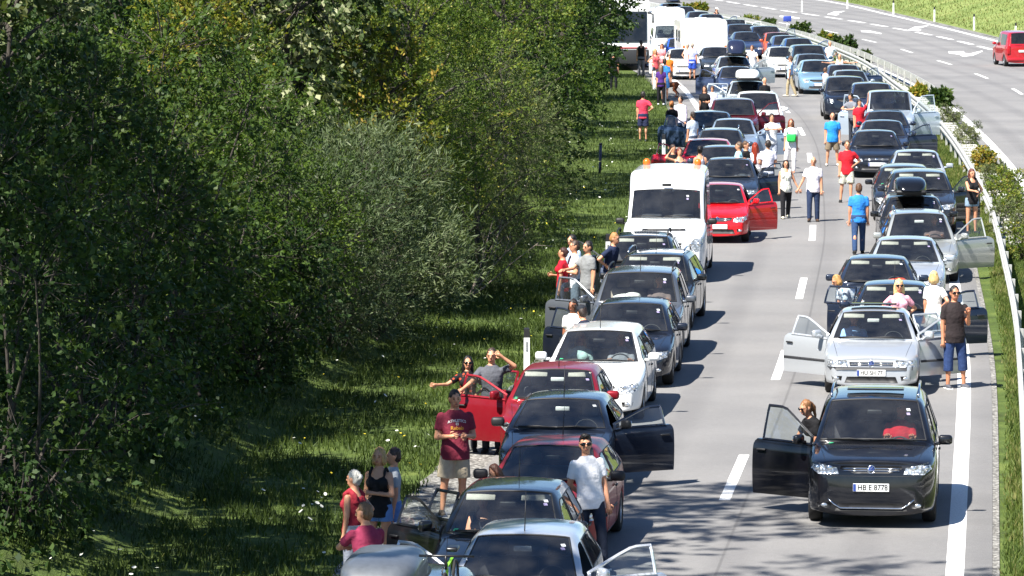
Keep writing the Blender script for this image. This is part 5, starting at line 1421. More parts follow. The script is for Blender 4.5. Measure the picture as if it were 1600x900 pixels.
K('L18', 'suv', 1146, 158, '#5a1622', 'dark red off-road car with right door open', {'Fb': 60}, .3, **F_)
K('L19', 'mpv', 1184, 148, '#e2e2e0', 'white people carrier behind the dark red off-road car', **F_)
K('L20', 'estate', 1168, 130, '#aab2b8', 'silver estate car carrying a white roof box', {'Fa': 60, 'Ra': 60}, .4, **F_)
K('L21', 'hatch', 1150, 107, '#3b4763', 'slate blue hatchback behind the car with white roof box', {'Fa': 58}, .3, **F_)
K('L22', 'estate', 1146, 91, '#9aa6ad', 'silver estate car carrying a round black roof box', {'Fb': 62}, .4, **F_)
K('L23', 'hatch', 1119, 76, '#2d343c', 'dark car standing in front of the nearer caravan', {'Fa': 55}, **F_)
K('L24', 'small', 1066, 79, '#e6e4e0', 'white small car in front of the blue car at the verge', {'Fa': 50}, **F_)
K('L25', 'hatch', 1064, 62, '#2352c0', 'bright blue car between the two caravans', **F_)
K('L26', 'box', 1044, 43, '#e4e4e2', 'white box-shaped car in front of the farther caravan', {'Fa': 55}, **F_)
K('L27', 'hatch', 986, 40, '#2f3540', 'dark car alone at the verge in front of the coach', **F_)
K('L28', 'hatch', 1049, 7, '#31405e', 'far dark blue car behind the farther caravan', **F_)
# right queue
K('R1', 'mpv', 1367, 629, '#090b12', 'black people carrier in front on the right, passenger door open', {'Fa': 56}, .0, 'slant', plate='HB E 8778', extras=('roundbadge', 'rails', 'sunroof', 'chrometrim'), style=1, zn=.97, zc=1.13, zp=.60, gs='wide')
K('R2', 'sedan', 1365, 491, '#bcc0c4', 'silver saloon with doors open on both sides, second on the right', {'Fa': 46, 'Fb': 50, 'Rb': 46}, .5, 'rect', plate='HU SH 771', strip_=True, extras=('roundbadge', 'sunroof', 'palemirror'))
K('R3', 'sedan', 1398, 449, '#1a2334', 'dark blue saloon with rear door and driver door open, behind silver saloon', {'Ra': 62, 'Fb': 60}, .3, 'slant', extras=('aerial',))
K('R4', 'sedan', 1371, 408, '#232c3d', 'dark blue saloon with an orange thing on its dashboard', {}, .3, 'slant', extras=())
K('R5', 'sedan', 1416, 378, '#b9c0c8', 'silver-blue saloon behind the two dark blue saloons', {}, .5, 'slant', bmir=0, extras=())
K('R6', 'estate', 1436, 337, '#a9aca9', 'silver estate car with driver door opened over the grass', {'Fb': 52}, .5, 'slant', extras=('rails', 'palemirror'), H=1.56, yaw=2)
K('R7', 'estate', 1427, 311, '#141619', 'black estate car carrying a black roof box', {}, .2, 'slant', extras=(), yaw=2)
K('R8', 'mpv', 1437, 272, '#22262e', 'dark people carrier, driver door open beside the woman at guardrail', {'Fb': 42}, .3, 'round', H=1.6, extras=(), yaw=1)
K('R9', 'estate', 1413, 263, '#1a1c22', 'black estate car left of the dark people carrier', {}, .2, near=True, hz=1.38)
K('R10', 'hatch', 1432, 240, '#b3bbc4', 'silver hatchback alone next to the curved guardrail', {}, .5, 'round', near=True)
K('R11', 'sedan', 1368, 208, '#151a24', 'black saloon with chrome grille behind the man in red', {}, .3, 'slant', near=True)
K('R12', 'sedan', 1379, 192, '#2c3446', 'dark blue-grey saloon behind the black saloon', {'Fb': 60}, .4, **F_)
K('R13', 'sedan', 1384, 177, '#20283a', 'dark blue saloon right in front of the silver box car', {}, .3, **F_)
K('R14', 'box', 1390, 147, '#aab7c4', 'silver box-shaped car with doors open on both sides', {'Fa': 64, 'Fb': 62}, .4, 'tall', **F_)
K('R15', 'suv', 1362, 133, '#273350', 'blue saloon mostly hidden behind the silver box car', **F_)
K('R16', 'suv', 1321, 123, '#1a2130', 'dark off-road car with tall headlights beside the box car', {}, .2, 'tall', **F_)
K('R17', 'hatch', 1328, 113, '#8b97a3', 'grey hatchback behind the dark off-road car', {}, .4, **F_)
K('R18', 'estate', 1276, 97, '#86a9c0', 'light blue estate car facing the man with khaki trousers', {}, .4, 'round', **F_)
K('R19', 'hatch', 1318, 104, '#3c4964', 'blue-grey hatchback behind the grey one near the median', {'Fb': 55}, .3, **F_)
K('R20', 'estate', 1268, 87, '#6d7a88', 'grey-blue estate car behind the light blue estate', {}, .4, **F_)
K('R21', 'hatch', 1222, 76, '#dcdcd8', 'whitish hatchback standing at the middle of the road', {}, .2, 'round', **F_)
K('R22', 'mpv', 1263, 73, '#3d5568', 'dark teal people carrier far back in the right queue', {}, .3, **F_)
K('R23', 'hatch', 1247, 62, '#2c4d80', 'blue hatchback with right door open near the median', {'Fb': 60}, .3, **F_)
K('R24', 'hatch', 1228, 58, '#34466a', 'blue hatchback in front of the orange car', **F_)
K('R25', 'hatch', 1215, 53, '#b4502e', 'orange-red hatchback far back in the right queue', **F_)
K('R26', 'suv', 1196, 43, '#243350', 'dark blue off-road car left of the orange car', {'Fb': 60}, **F_)
K('R27', 'sedan', 1166, 52, '#2a3a58', 'dark blue saloon beside the nearer caravan', **F_)
K('R28', 'suv', 1158, 40, '#222f4a', 'navy off-road car behind the blue saloon at the caravan', **F_)
K('R29', 'box', 1145, 33, '#e6e6e2', 'white box-shaped car behind the navy off-road car', {'Fb': 60}, **F_)
K('R30', 'estate', 1112, 24, '#2c416a', 'blue estate car behind the nearer caravan', {'Fb': 55}, **F_)
K('R31', 'hatch', 1092, 20, '#35486a', 'blue hatchback at the far end of the jam', **F_)
K('R32', 'hatch', 1068, 12, '#3a4c74', 'last blue car before the bend of the road', **F_)

# ------------------------------------------------------------ people, by the top of their heads
def Pp(*a, **k): return person(*a, **k)
W_, BLK, JEAN, NV = '#e9e7e4', '#17171a', '#2b3850', '#1f2740'
BROWN, DARK, BLOND, GREYH = '#4a3020', '#191310', '#c9a367', '#a9a6a0'
# near left, by the doors
Pp(568, 786, 'man in maroon shirt leaning his arms on the open silver door', 1.78, 205, ('fold', 'fold'), ('stand', 'stand'), 14, 0, top=('tee', '#8a2f4a'), bottom=('shorts', '#5a6070'), hair=('short', '#7a5a3c'), lod=2, headyaw=-40)
Pp(552, 735, 'grey-haired woman in a red sleeveless top by the grass', 1.63, -120, ('hip', 'down'), fem=True, top=('vest', '#8d2531'), bottom=('capri', '#7a7f8a'), hair=('bun', '#b7b4ac'), lod=2, build=1.1)
Pp(592, 700, 'blonde woman in black tank top and denim shorts', 1.70, -18, ('down', 'cross'), fem=True, top=('tank', BLK), bottom=('short', '#5f83b5'), hair=('bob', '#b08d5a'), skin='#b98a6c', lod=2)
Pp(614, 700, 'dark-haired boy in blue shorts behind the blonde woman', 1.64, -80, top=('tee', '#9aa0a6'), bottom=('shorts', '#5a7fb8'), hair=('short', '#33221a'), lod=2, build=.9)
ath = Pp(711, 610, 'man in printed maroon t-shirt and khaki cargo shorts', 1.84, 12, ('hold', 'hold'), ('apart', 'stand'), top=('tee', '#7b2b3c'), bottom=('shorts', '#b3a68e'), hair=('short', '#221813'), lod=2, build=1.22, shoes='#4a4038')
Pp(731, 557, 'black-haired woman in sunglasses and black printed top', 1.55, 5, ('doortop', 'hip'), fem=True, top=('tee', BLK, '#a8432c'), bottom=('trousers', '#20222a'), hair=('long', '#120d0c'), glasses=True, lod=2)
Pp(768, 545, 'man in grey t-shirt shading his eyes with one hand', 1.70, -10, ('reach', 'brow'), lean=4, top=('tee', '#56585f'), bottom=('trousers', '#2a2e38'), hair=('short', '#3c2c22'), lod=2, build=1.1)
Pp(772, 727, 'brown-haired girl bent over the side of the dark red hatchback', 1.55, -60, ('lean', 'fold'), ('bend', 'bend'), 46, 0, fem=True, top=('tank', '#6a5a50'), bottom=('short', '#3d4250'), hair=('long', '#4a2a1c'), lod=1)
Pp(915, 680, 'man in white v-neck and sunglasses leaning on the black hatchback', 1.82, 14, ('back', 'down'), ('stand', 'prop'), -6, -4, top=('tee', '#eceaea'), bottom=('jeans', '#262d3d'), hair=('quiff', '#15100e'), glasses=True, lod=2, shoes='#3c4050', extra=('whitesole',), headyaw=10)
# right front
Pp(1259, 626, 'woman in black bending behind the open door of the black people carrier', 1.68, -62, ('reach', 'down'), ('stand', 'bend'), 34, 0, fem=True, top=('tee', BLK), bottom=('capri', '#2b2b30'), hair=('pony', '#8a5f3a'), glasses=True, lod=2, shoes='#8d8880')
Pp(1492, 447, 'man in dark t-shirt and blue shorts standing beside the silver saloon', 1.89, 14, ('down', 'phone'), ('stand', 'apart'), top=('tee', '#2c2526'), bottom=('capri', '#2a3d66'), hair=('short', '#15100e'), glasses=True, lod=2, shoes='#50525a', extra=('whitesole',), skin='#b97f60')
Pp(1405, 437, 'blonde woman in pink top behind the silver saloon', 1.70, 5, ('hip', 'hip'), fem=True, top=('tee', '#e7a4b4'), bottom=('trousers', '#6b7a96'), hair=('long', '#d9bd82'), glasses=True, lod=2, skin='#c9906f')
Pp(1460, 424, 'blonde woman all in white with her hand on her hip', 1.72, 150, ('hip', 'down'), fem=True, top=('tee', '#ecebe6'), bottom=('trousers', '#e3e6e2', '#9cc0b4'), hair=('bob', '#d6b478'), lod=2)
Pp(1307, 431, 'woman in a patterned dress bending into the dark blue saloon', 1.68, -70, ('lean', 'down'), ('stand', 'stand'), 50, 0, fem=True, top=('tee', '#cfd4dc', '#6f9ab8'), bottom=('skirt', '#cfd4dc', '#6f9ab8'), hair=('bob', '#b98b52'), lod=2, shoes='#8a5a3c')
# left, middle distance
Pp(895, 468, 'curly dark-haired woman in white beside the open dark door', 1.66, -30, ('down', 'hold'), fem=True, top=('tee', W_), bottom=('trousers', '#39414f'), hair=('bob', '#1d1412'), skin='#8d5a3f')
Pp(909, 478, 'man in navy with a cap bending at the car door', 1.80, -150, ('lean', 'lean'), ('stand', 'bend'), 30, 0, top=('tee', '#232838'), bottom=('trousers', '#22252c'), extra=('cap',))
Pp(879, 387, 'woman in red t-shirt standing on the grass by the cars', 1.66, -105, ('hold', 'down'), fem=True, top=('tee', '#b3152a'), bottom=('jeans', '#2a3446'), hair=('bun', '#3a1f18'))
Pp(897, 376, 'man in white t-shirt and grey shorts facing the cars', 1.80, -75, ('hold', 'hold'), top=('tee', '#e6e4ea'), bottom=('shorts', '#5c6a78'), hair=('short', '#3c2a20'))
Pp(893, 367, 'man with sunglasses pushed up, behind the man in white', 1.80, -40, top=('tee', '#a9bfd8'), bottom=('trousers', '#333a46'), hair=('short', '#17110e'))
Pp(918, 377, 'smiling man in grey t-shirt behind an open black door', 1.82, -55, ('lean', 'down'), top=('tee', '#7d7f80'), bottom=('trousers', '#3b3d42'), hair=('short', '#241a15'))
Pp(961, 364, 'fair man in navy t-shirt leaning over the black estate car', 1.80, 60, ('hip', 'hip'), lean=16, top=('tee', '#232c46'), bottom=('trousers', '#4b5568'), hair=('short', '#a37848'))
# walking on the road
Pp(1228, 250, 'woman in sleeveless white blouse and black trousers holding hands', 1.64, 6, ('down', 'hand'), ('front', 'rear'), fem=True, top=('vest', '#e4e2d8', '#8a9488'), bottom=('trousers', '#1b1b1f'), hair=('bob', '#211712'), shoes='#d9d2b8', build=1.08)
Pp(1271, 245, 'balding man in white shirt and jeans walking hand in hand', 1.78, -4, ('hand', 'down'), ('front', 'stand'), top=('shirt', '#e9e3ea'), bottom=('jeans', '#27344f'), hair=('bald', '#4a3a30'), shoes='#4b382c', build=1.05)
Pp(1342, 287, 'man in bright blue t-shirt and jeans walking away', 1.78, 178, ('down', 'down'), ('front', 'rear'), top=('tee', '#2f7fd0'), bottom=('jeans', '#2d4468'), hair=('short', '#5a3d28'), build=1.08)
Pp(1324, 220, 'man in red t-shirt and pale shorts looking at the camera', 1.80, 0, ('down', 'hip'), ('apart', 'front'), top=('tee', '#c71f2c'), bottom=('shorts', '#b9b7a8', '#7f8272'), hair=('short', '#5d4630'), build=1.05)
Pp(1301, 176, 'older man in blue polo shirt and khaki shorts', 1.76, -2, ('down', 'down'), ('apart', 'apart'), top=('tee', '#2a86d6'), bottom=('shorts', '#7d6f5c'), hair=('bald', '#c9c4bc'), shoes='#d6d2ca', build=1.18)
gw_ = Pp(1236, 186, 'long-haired woman in white with a green bag', 1.74, -6, ('down', 'down'), ('apart', 'front'), fem=True, top=('tee', '#e6e6e8'), bottom=('trousers', '#ece8e8'), hair=('long', '#7a3f28'), shoes=None)
Pp(1180, 223, 'woman with long red ponytail seen from behind', 1.72, 178, ('hold', 'back'), fem=True, top=('tee', '#eeeaee'), bottom=('short', '#8c8f92'), hair=('verylong', '#8d2e16'))
Pp(1200, 219, 'man in white t-shirt and black shorts seen from behind', 1.80, 190, ('hold', 'hold'), top=('tee', '#ebe8f4'), bottom=('shorts', BLK), hair=('short', '#2c211b'))
Pp(1154, 222, 'man in pale blue shirt talking beside the dark blue saloon', 1.78, -95, top=('tee', '#a9dbe8'), bottom=('trousers', '#454c58'), hair=('short', '#5a4636'))
Pp(1166, 221, 'man in black t-shirt next to the man in pale blue', 1.76, 60, top=('tee', BLK), bottom=('trousers', '#2b2d33'), hair=('short', '#5b4330'))
Pp(1206, 178, 'man in white resting both arms on a pale blue door', 1.80, 12, ('fold', 'fold'), top=('tee', '#e8ecef'), bottom=('shorts', '#aeb6c4'), hair=('short', '#2a1d16'), lod=0)
Pp(1519, 264, 'long-haired woman in dark top standing between door and guardrail', 1.72, 20, ('lean', 'hip'), fem=True, top=('vest', '#1c1a1e'), bottom=('short', '#7d93a8'), hair=('long', '#5a2a1c'))
L_ = dict(lod=0)
Pp(1062, 231, 'woman in dark top holding her hair by the white van', 1.70, 10, ('head', 'down'), fem=True, top=('tank', '#22263c'), bottom=('trousers', '#30323c'), hair=('bun', '#6a2f22'), **L_)
Pp(1094, 228, 'dark-haired woman in grey tank top behind the white van', 1.70, 170, ('hold', 'down'), fem=True, top=('tank', '#9a9aa8'), bottom=('shorts', '#33353f'), hair=('bun', '#16100e'), **L_)
Pp(1052, 226, 'man in black half hidden behind the woman holding her hair', 1.76, 30, top=('tee', BLK), bottom=('trousers', '#25272e'), hair=('short', '#33241c'), **L_)
Pp(1050, 158, 'red-haired woman in a black dress on the verge', 1.74, 160, ('down', 'hold'), fem=True, top=('tee', '#16161a'), bottom=('skirt', '#16161a'), hair=('bun', '#b06a34'), **L_)
Pp(1063, 150, 'man in long pale striped shirt beside the red-haired woman', 1.80, -30, top=('long', '#d8cede'), bottom=('trousers', '#8a8d98'), hair=('short', '#241813'), **L_)
Pp(1082, 175, 'person in pale checked shirt sitting at an open car door', 1.75, -140, top=('shirt', '#c4cfe0'), bottom=('trousers', '#4a5262'), hair=('short', '#2d211b'), **L_)
Pp(1101, 134, 'woman dressed in black in front of an open grey door', 1.72, -20, ('down', 'hold'), fem=True, top=('tee', '#151519'), bottom=('trousers', '#18181c'), hair=('long', '#3a2a24'), **L_)
Pp(1113, 135, 'child in pale lilac shirt beside the woman in black', 1.50, -10, top=('tee', '#d6d2ec'), bottom=('shorts', '#5d6478'), hair=('short', '#5a3b28'), **L_)
Pp(1005, 143, 'man in pink t-shirt standing alone in the grass', 1.80, 170, ('hip', 'down'), top=('tee', '#c23a52'), bottom=('shorts', '#262c48'), hair=('short', '#221a16'), **L_)
Pp(1033, 101, 'woman in purple top and black trousers on the verge', 1.70, 175, fem=True, top=('tee', '#4b2a72'), bottom=('trousers', '#17171c'), hair=('long', '#7c6250'), shoes='#d8dade', **L_)
Pp(1039, 92, 'man in blue shirt next to the woman in purple', 1.80, 160, top=('tee', '#3f86cc'), bottom=('shorts', '#4e86c0'), hair=('short', '#2c2019'), **L_)
Pp(1024, 77, 'woman in coral top at the roadside', 1.70, 20, ('hip', 'down'), fem=True, top=('vest', '#d85a5e'), bottom=('short', '#7d8a9c'), hair=('long', '#c08a54'), **L_)
Pp(1046, 85, 'child in orange t-shirt near the white small car', 1.45, 0, top=('tee', '#e0782a'), bottom=('shorts', '#4a3a34'), hair=('short', '#6a4630'), **L_)
Pp(1034, 68, 'pink-shirted woman in the group before the far caravan', 1.68, -30, ('hold', 'down'), fem=True, top=('tee', '#e0868a'), bottom=('trousers', '#a9604e'), hair=('long', '#6a3a28'), **L_)
Pp(1002, 63, 'man in black vest seen from behind at the post', 1.76, 175, top=('vest', BLK), bottom=('trousers', '#6a6a70'), hair=('short', '#33261e'), **L_)
Pp(996, 40, 'old man with white hair bending forward by the verge', 1.72, -80, lean=22, top=('shirt', '#eae6de'), bottom=('trousers', '#7d8494'), hair=('bald', '#d6d2cc'), **L_)
Pp(1008, 51, 'man in bright red t-shirt behind the man in black vest', 1.76, 40, top=('tee', '#cf2233'), bottom=('jeans', '#3a4a70'), hair=('short', '#3a2a20'), **L_)
Pp(1074, 68, 'grey-haired woman in white trousers with hand on hip', 1.70, -30, ('hip', 'down'), fem=True, top=('vest', '#e6e2dc'), bottom=('capri', '#bcd0e0'), hair=('short', '#b9ada0'), **L_)
Pp(1082, 67, 'man in lilac polo shirt and blue shorts on the road', 1.76, 160, top=('tee', '#a9aee0'), bottom=('shorts', '#2c4aa8'), hair=('bald', '#9a8a7c'), **L_)
Pp(999, 6, 'man in pale shirt standing beside the coach', 1.78, 10, top=('shirt', '#cfdcf0'), bottom=('jeans', '#3f4c6c'), hair=('short', '#b09a86'), **L_)
Pp(1120, 12, 'man with a white cap leaning on a far blue car', 1.78, 40, ('lean', 'lean'), lean=12, top=('vest', '#2b2428'), bottom=('trousers', '#3c3c44'), hair=('short', '#5a4636'), extra=('whitecap',), **L_)
Pp(1297, 64, 'man in white t-shirt at the median rail', 1.80, 10, ('down', 'hip'), top=('tee', '#e6ecf4'), bottom=('trousers', '#77808f'), hair=('bald', '#7a5f4c'), **L_)
Pp(1312, 84, 'bald man spreading his arms over the car roof', 1.76, 0, ('wide', 'wide'), top=('vest', '#ece0d8'), bottom=('trousers', '#70747c'), hair=('bald', '#8a7262'), **L_)
Pp(1290, 106, 'child looking over the light blue estate car', 1.45, 120, top=('tee', '#d8d4d6'), bottom=('shorts', '#4a4f5c'), hair=('short', '#6a4a34'), **L_)
Pp(1235, 88, 'man in pale blue shirt and khaki trousers crossing the road', 1.78, -100, ('down', 'down'), ('front', 'rear'), top=('shirt', '#b4cfee'), bottom=('trousers', '#a89a7c'), hair=('short', '#5a4030'), shoes='#c8c0b0', **L_)
Pp(1343, 155, 'man in red t-shirt raising his fist at the box car', 1.76, 20, ('down', 'up'), top=('tee', '#c42030'), bottom=('jeans', '#3c4a66'), hair=('short', '#2c2019'), **L_)
Pp(1329, 146, 'man in grey leaning on the door of the box car', 1.80, -40, ('fold', 'fold'), lean=14, top=('tee', '#74777f'), bottom=('trousers', '#32363f'), hair=('short', '#17120f'), **L_)
Pp(1195, 121, 'bald man in a black suit standing beside the silver estate', 1.80, 30, top=('long', '#17171b'), bottom=('trousers', '#17171b'), hair=('bald', '#d0b8a8'), **L_)
Pp(1175, 71, 'man in white t-shirt leaning on a glass door', 1.78, -20, ('lean', 'reach'), lean=10, top=('tee', '#f0eef0'), bottom=('trousers', '#6a707c'), hair=('short', '#6a4a3a'), **L_)
Pp(959, 80, 'dark figure standing in the shade of the far trees', 1.76, 170, top=('tee', '#17181b'), bottom=('trousers', '#1c1d22'), hair=('short', '#15100e'), **L_)

# green bag in front of the woman in white
bg1 = empty('handbag', (gw_[0].location.x, gw_[0].location.y - .2, 1.02), 0, 'bright green bag held by the long-haired woman in white', 'bag')
MB().add(*rbox(0, 0, .12, .30, .12, .26, .05)).build('pouch', fabric('#35c25a'), bg1); MB().add(*tube([(-.12, 0, .22), (-.16, .02, .42), (-.12, .1, .52)], .012, 6)).build('strap', fabric('#2a9a48'), bg1)
# people sitting in cars
def seated(key, side, label, **kw):
    r, p_ = C[key]; L = p_['L']; loc = r.matrix_basis @ Vector((.37 * side, p_['yh'] + .18 - L / 2, 0))
    return person(0, 0, label, 1.72, math.degrees(r.rotation_euler.z), kw.pop('arms', ('wheel', 'wheel')), ('sit', 'sit'), -14, pos=(loc.x, loc.y, 0), seatz=.52 + (p_['H'] - 1.44) * .9, lod=1, shoes='#2a2a2a', **kw)
seated('R1', 1, 'man in red shirt at the wheel of the black people carrier', top=('tee', '#b01c28'), bottom=('trousers', '#2b2d33'), hair=('short', '#2a1d16'), headyaw=-50)
seated('R2', -1, 'passenger in pale blue shirt in the silver saloon', arms=('hold', 'hold'), top=('tee', '#8fb6e6'), bottom=('jeans', '#3a4a66'), hair=('short', '#3a2a20'))
seated('L6', 1, 'driver of the white estate car', top=('tee', '#8a8d94'), bottom=('trousers', '#2b2d33'), hair=('short', '#3a2a20'))
seated('L6', -1, 'blonde passenger in the white estate car', arms=('hold', 'hold'), fem=True, top=('tee', '#a9c4c0'), bottom=('trousers', '#2b2d33'), hair=('long', '#b89668'))
seated('L8', 1, 'driver of the grey off-road car', top=('tee', '#7a6a66'), bottom=('trousers', '#2b2d33'), hair=('short', '#4a3626'))
seated('L12', 1, 'driver of the dark blue saloon behind the red hatchback', top=('tee', '#50545c'), bottom=('trousers', '#2b2d33'), hair=('short', '#2a1d16'))
seated('R6', 1, 'driver of the silver estate car with open door', top=('tee', '#6a5a58'), bottom=('trousers', '#2b2d33'), hair=('short', '#2a1d16'))
seated('L2', -1, 'passenger with bare arm in the black hatchback', arms=('hold', 'hold'), fem=True, top=('tank', '#3a3f4a'), bottom=('short', '#5a6a80'), hair=('long', '#3a261c'))

# print on the maroon t-shirt, laid on the cloth
def shirt_print(root, info):
    sh_ = [c for c in root.children if c.name.startswith('t_shirt')][0]; bv = BVHTree.FromPolygons([v.co for v in sh_.data.vertices], [list(q.vertices) for q in sh_.data.polygons])
    h = info['h']
    def lay(me, cx, cz, sx, arc=0, nm='shirt_print'):
        V = []
        for v in me.vertices:
            x = cx + v.co.x * sx; z = cz + v.co.y - arc * (v.co.x * sx) ** 2 + v.co.z * 0
            q = bv.ray_cast(Vector((x, -2, z)), Vector((0, 1, 0))); V.append((x, (q[0].y if q[0] is not None else -.15) - .005 - v.co.z * .5, z))
        for v, c in zip(me.vertices, V): v.co = c
        me.update(); link(nm, me, root)
    zc_ = float(info['hip'][2]) + .22 * h
    lay(text_mesh('ATHLETICS', .055, plain('print_white', '#dcd6d2', .8)), 0, zc_ + .045, 1.0, 1.3)
    lay(text_mesh('03', .05, plain('print_white', '#dcd6d2', .8)), 0, zc_ - .005, .9)
    lay(text_mesh('Rebels', .075, plain('print_gold', '#cf9434', .8)), 0, zc_ - .065, 1.0)
    lay(text_mesh('SPORT DEPT', .038, plain('print_grey', '#a89aa0', .8)), .0, zc_ - .165, 1.0)
shirt_print(*ath)
# ------------------------------------------------------------ roof boxes, caravans, coach, bicycle, dog, red car
r, p_ = C['L0']
def on_roof(key, lx, z, px, py):
    r, p_ = C[key]; w = at(px, py, z); d = Matrix.Rotation(-r.rotation_euler.z, 3, 'Z') @ (w - r.location); return d
d = on_roof('L0', 0, 1.9, 592, 872); roofbox(r, p_, d.x, d.y + .5, 1.50, 1.9, .88, .40, '#4a4f56', 'large dark grey roof box at the bottom edge of the picture', .5, 9)
r, p_ = C['R7']; roofbox(r, p_, -.08, -.15, 1.50, 1.9, .80, .42, '#101114', 'glossy black roof box on the black estate car', .15)
r, p_ = C['L20']; roofbox(r, p_, .0, -.25, 1.50, 1.9, .95, .42, '#e8e8e6', 'white roof box on the silver estate car', .3)
r, p_ = C['L22']; roofbox(r, p_, .12, -.3, 1.50, 1.6, .85, .72, '#20253a', 'round black roof box on the far silver estate car', .2)
r, p_ = C['L28']; roofbox(r, p_, .1, -.2, 1.48, 1.7, .85, .6, '#262c44', 'dark roof box on the far dark blue car', .3)
def caravan(px, py, label, Wd=2.35, Ht=2.46, Ln=5.6, zoff=0):
    P = at(px, py, Ht - .12); m = slope(ROADX, P.y); rz = -math.atan(m); root = empty('caravan', (P.x, P.y + Ln / 2, 0), rz, label, 'caravan')
    wm = plain('caravan_white', '#d6d6d2', .4, coat=.3, var=.03)
    prof = [(-Ln / 2 + .10, .55), (-Ln / 2, 1.25), (-Ln / 2 + .10, 1.70), (-Ln / 2 + .42, Ht - .15), (-Ln / 2 + .75, Ht), (Ln / 2 - .4, Ht), (Ln / 2 - .1, Ht - .2), (Ln / 2, 1.2), (Ln / 2 - .05, .55)]
    V = []; F = []; n = len(prof)
    for x, k in ((-Wd / 2, 0), (-Wd / 2 + .06, 1), (Wd / 2 - .06, 1), (Wd / 2, 0)):
        for y, z in prof: V.append((x, y * (1 if k else .985), .55 + (z - .55) * (1 if k else .975)))
    for i in range(3):
        for j in range(n): F.append((i * n + j, i * n + (j + 1) % n, (i + 1) * n + (j + 1) % n, (i + 1) * n + j))
    F.append(tuple(range(n))); F.append(tuple(3 * n + j for j in range(n))[::-1])
    MB().add(V, F).build('body', wm, root, False)
    for x in (-.72, 0, .72):
        a = Matrix.Translation((x, -Ln / 2 + .22, 1.98)) @ Matrix.Rotation(math.radians(-21), 4, 'X'); V, F = rbox(0, 0, 0, .62, .05, .42, .02); MB().add(V, F, 0, a).build('front_window', plain('caravan_window', '#c9cdd0', .2), root)
    for y in (-1.2, .6): MB().add(*rbox(-Wd / 2 - .005, y, 1.65, .04, .9, .55, .015)).build('side_window', M_GLASSD, root)
    MB().add(*rbox(-Wd / 2 - .004, 1.7, 1.3, .03, .6, 1.6, .012)).build('door', wm, root)
    MB().add(*rbox(0, -.2, Ht + .04, .6, .6, .09, .03)).build('roof_hatch', M_WHITE, root)
    MB().add(*rbox(0, -Ln / 2 - .02, .92, Wd * .8, .10, .46, .04)).build('gas_locker', wm, root)
    for s in (-1, 1):
        MB().add(*tube([(s * .8, -Ln / 2 + .3, .5), (0, -Ln / 2 - 1.1, .45)], .05, 6)).build('drawbar', M_GALV, root)
        o = link('wheel', _wm[(.31, 0)][0], root, (s * (Wd / 2 - .18), .2, .31), (0, 0, 0 if s > 0 else math.pi)); link('rim', _wm[(.31, 0)][1], o)
    for s in (-1, 1): MB().add(*rbox(s * (Wd / 2 - .12), -Ln / 2 + .02, 1.12, .1, .06, .16, .02)).build('marker_lamp', M_ORANGE, root)
    return root
caravan(1098, 36, 'nearer white caravan towering over the dark cars')
caravan(1035, 18, 'farther white caravan behind the white box-shaped car')
def coach(px, py, label):
    Ht, Wd, Ln = 3.5, 2.5, 11; P = at(px, py, Ht - .2); rz = -math.atan(slope(ROADX, P.y)); root = empty('coach', (P.x, P.y + Ln / 2, 0), rz, label, 'coach')
    wm = plain('coach_white', '#d0d0cd', .4, coat=.4, var=.03)
    prof = [(-Ln / 2, .35), (-Ln / 2 - .04, 1.1), (-Ln / 2 + .05, 1.4), (-Ln / 2 + .22, Ht - .5), (-Ln / 2 + .35, Ht - .1), (-Ln / 2 + .6, Ht), (Ln / 2, Ht), (Ln / 2, .35)]
    V = []; F = []; n = len(prof)
    for x in (-Wd / 2, Wd / 2):
        for y, z in prof: V.append((x, y, z))
    for j in range(n): F.append((j, (j + 1) % n, n + (j + 1) % n, n + j))
    F.append(tuple(range(n))); F.append(tuple(n + j for j in range(n))[::-1]); MB().add(V, F).build('body', wm, root, False)
    V = [(-1.12, -Ln / 2 + .03, 1.42), (1.12, -Ln / 2 + .03, 1.42), (1.12, -Ln / 2 + .20, Ht - .55), (-1.12, -Ln / 2 + .20, Ht - .55)]; V2 = [(a, b - .03, c) for a, b, c in V]
    MB().add(V2 + V, [(0, 1, 2, 3), (0, 1, 5, 4), (1, 2, 6, 5), (2, 3, 7, 6), (3, 0, 4, 7)]).build('windscreen', M_GLASSD, root, False)
    MB().add(*rbox(0, -Ln / 2 - .03, 1.12, 2.3, .05, .07, .01)).build('trim_band', M_REDL, root)
    MB().add(*rbox(0, -Ln / 2 - .02, .68, 2.44, .08, .72, .03)).build('bumper', M_TRIM, root)  # dark grey panel covering the whole lower front
    for s in (-1, 1):
        MB().add(*rbox(s * .92, -Ln / 2 - .03, .82, .42, .16, .2, .03)).build('headlight', headlamp(), root)
        MB().add(*tube([(s * 1.2, -Ln / 2 + .2, 2.9), (s * 1.42, -Ln / 2 - .15, 2.8), (s * 1.42, -Ln / 2 - .15, 2.35)], .05, 6)).build('mirror_arm', M_BLACK, root)
        for y in range(4): MB().add(*rbox(s * (Wd / 2 + .002), -Ln / 2 + 2 + y * 2.2, 2.2, .03, 2.0, 1.0, .01)).build('side_window', M_GLASSD, root)
        for y in (-Ln / 2 + 2.4, Ln / 2 - 3): o = link('wheel', _wm[(.36, 0)][0], root, (s * (Wd / 2 - .14), y, .36), (0, 0, 0 if s > 0 else math.pi)); link('rim', _wm[(.36, 0)][1], o)
    MB().add(*rbox(0, -Ln / 2 - .02, .5, .52, .03, .12, .005)).build('licence_plate', M_PLATE, root)
    return root
coach(970, 7, 'white coach with dark windscreen at the far top of the left queue')
# red car on the opposite carriageway, seen from behind
RC, rp = car('RC', 'box', 0, 0, '#a5121f', 'red box-shaped car driving away on the opposite carriageway', pos=(at(1592, 104).x, at(1592, 104).y + 1.6, 0), near=False, flip=True, extras=('rear',), light='tall', H=1.80, yaw=3)
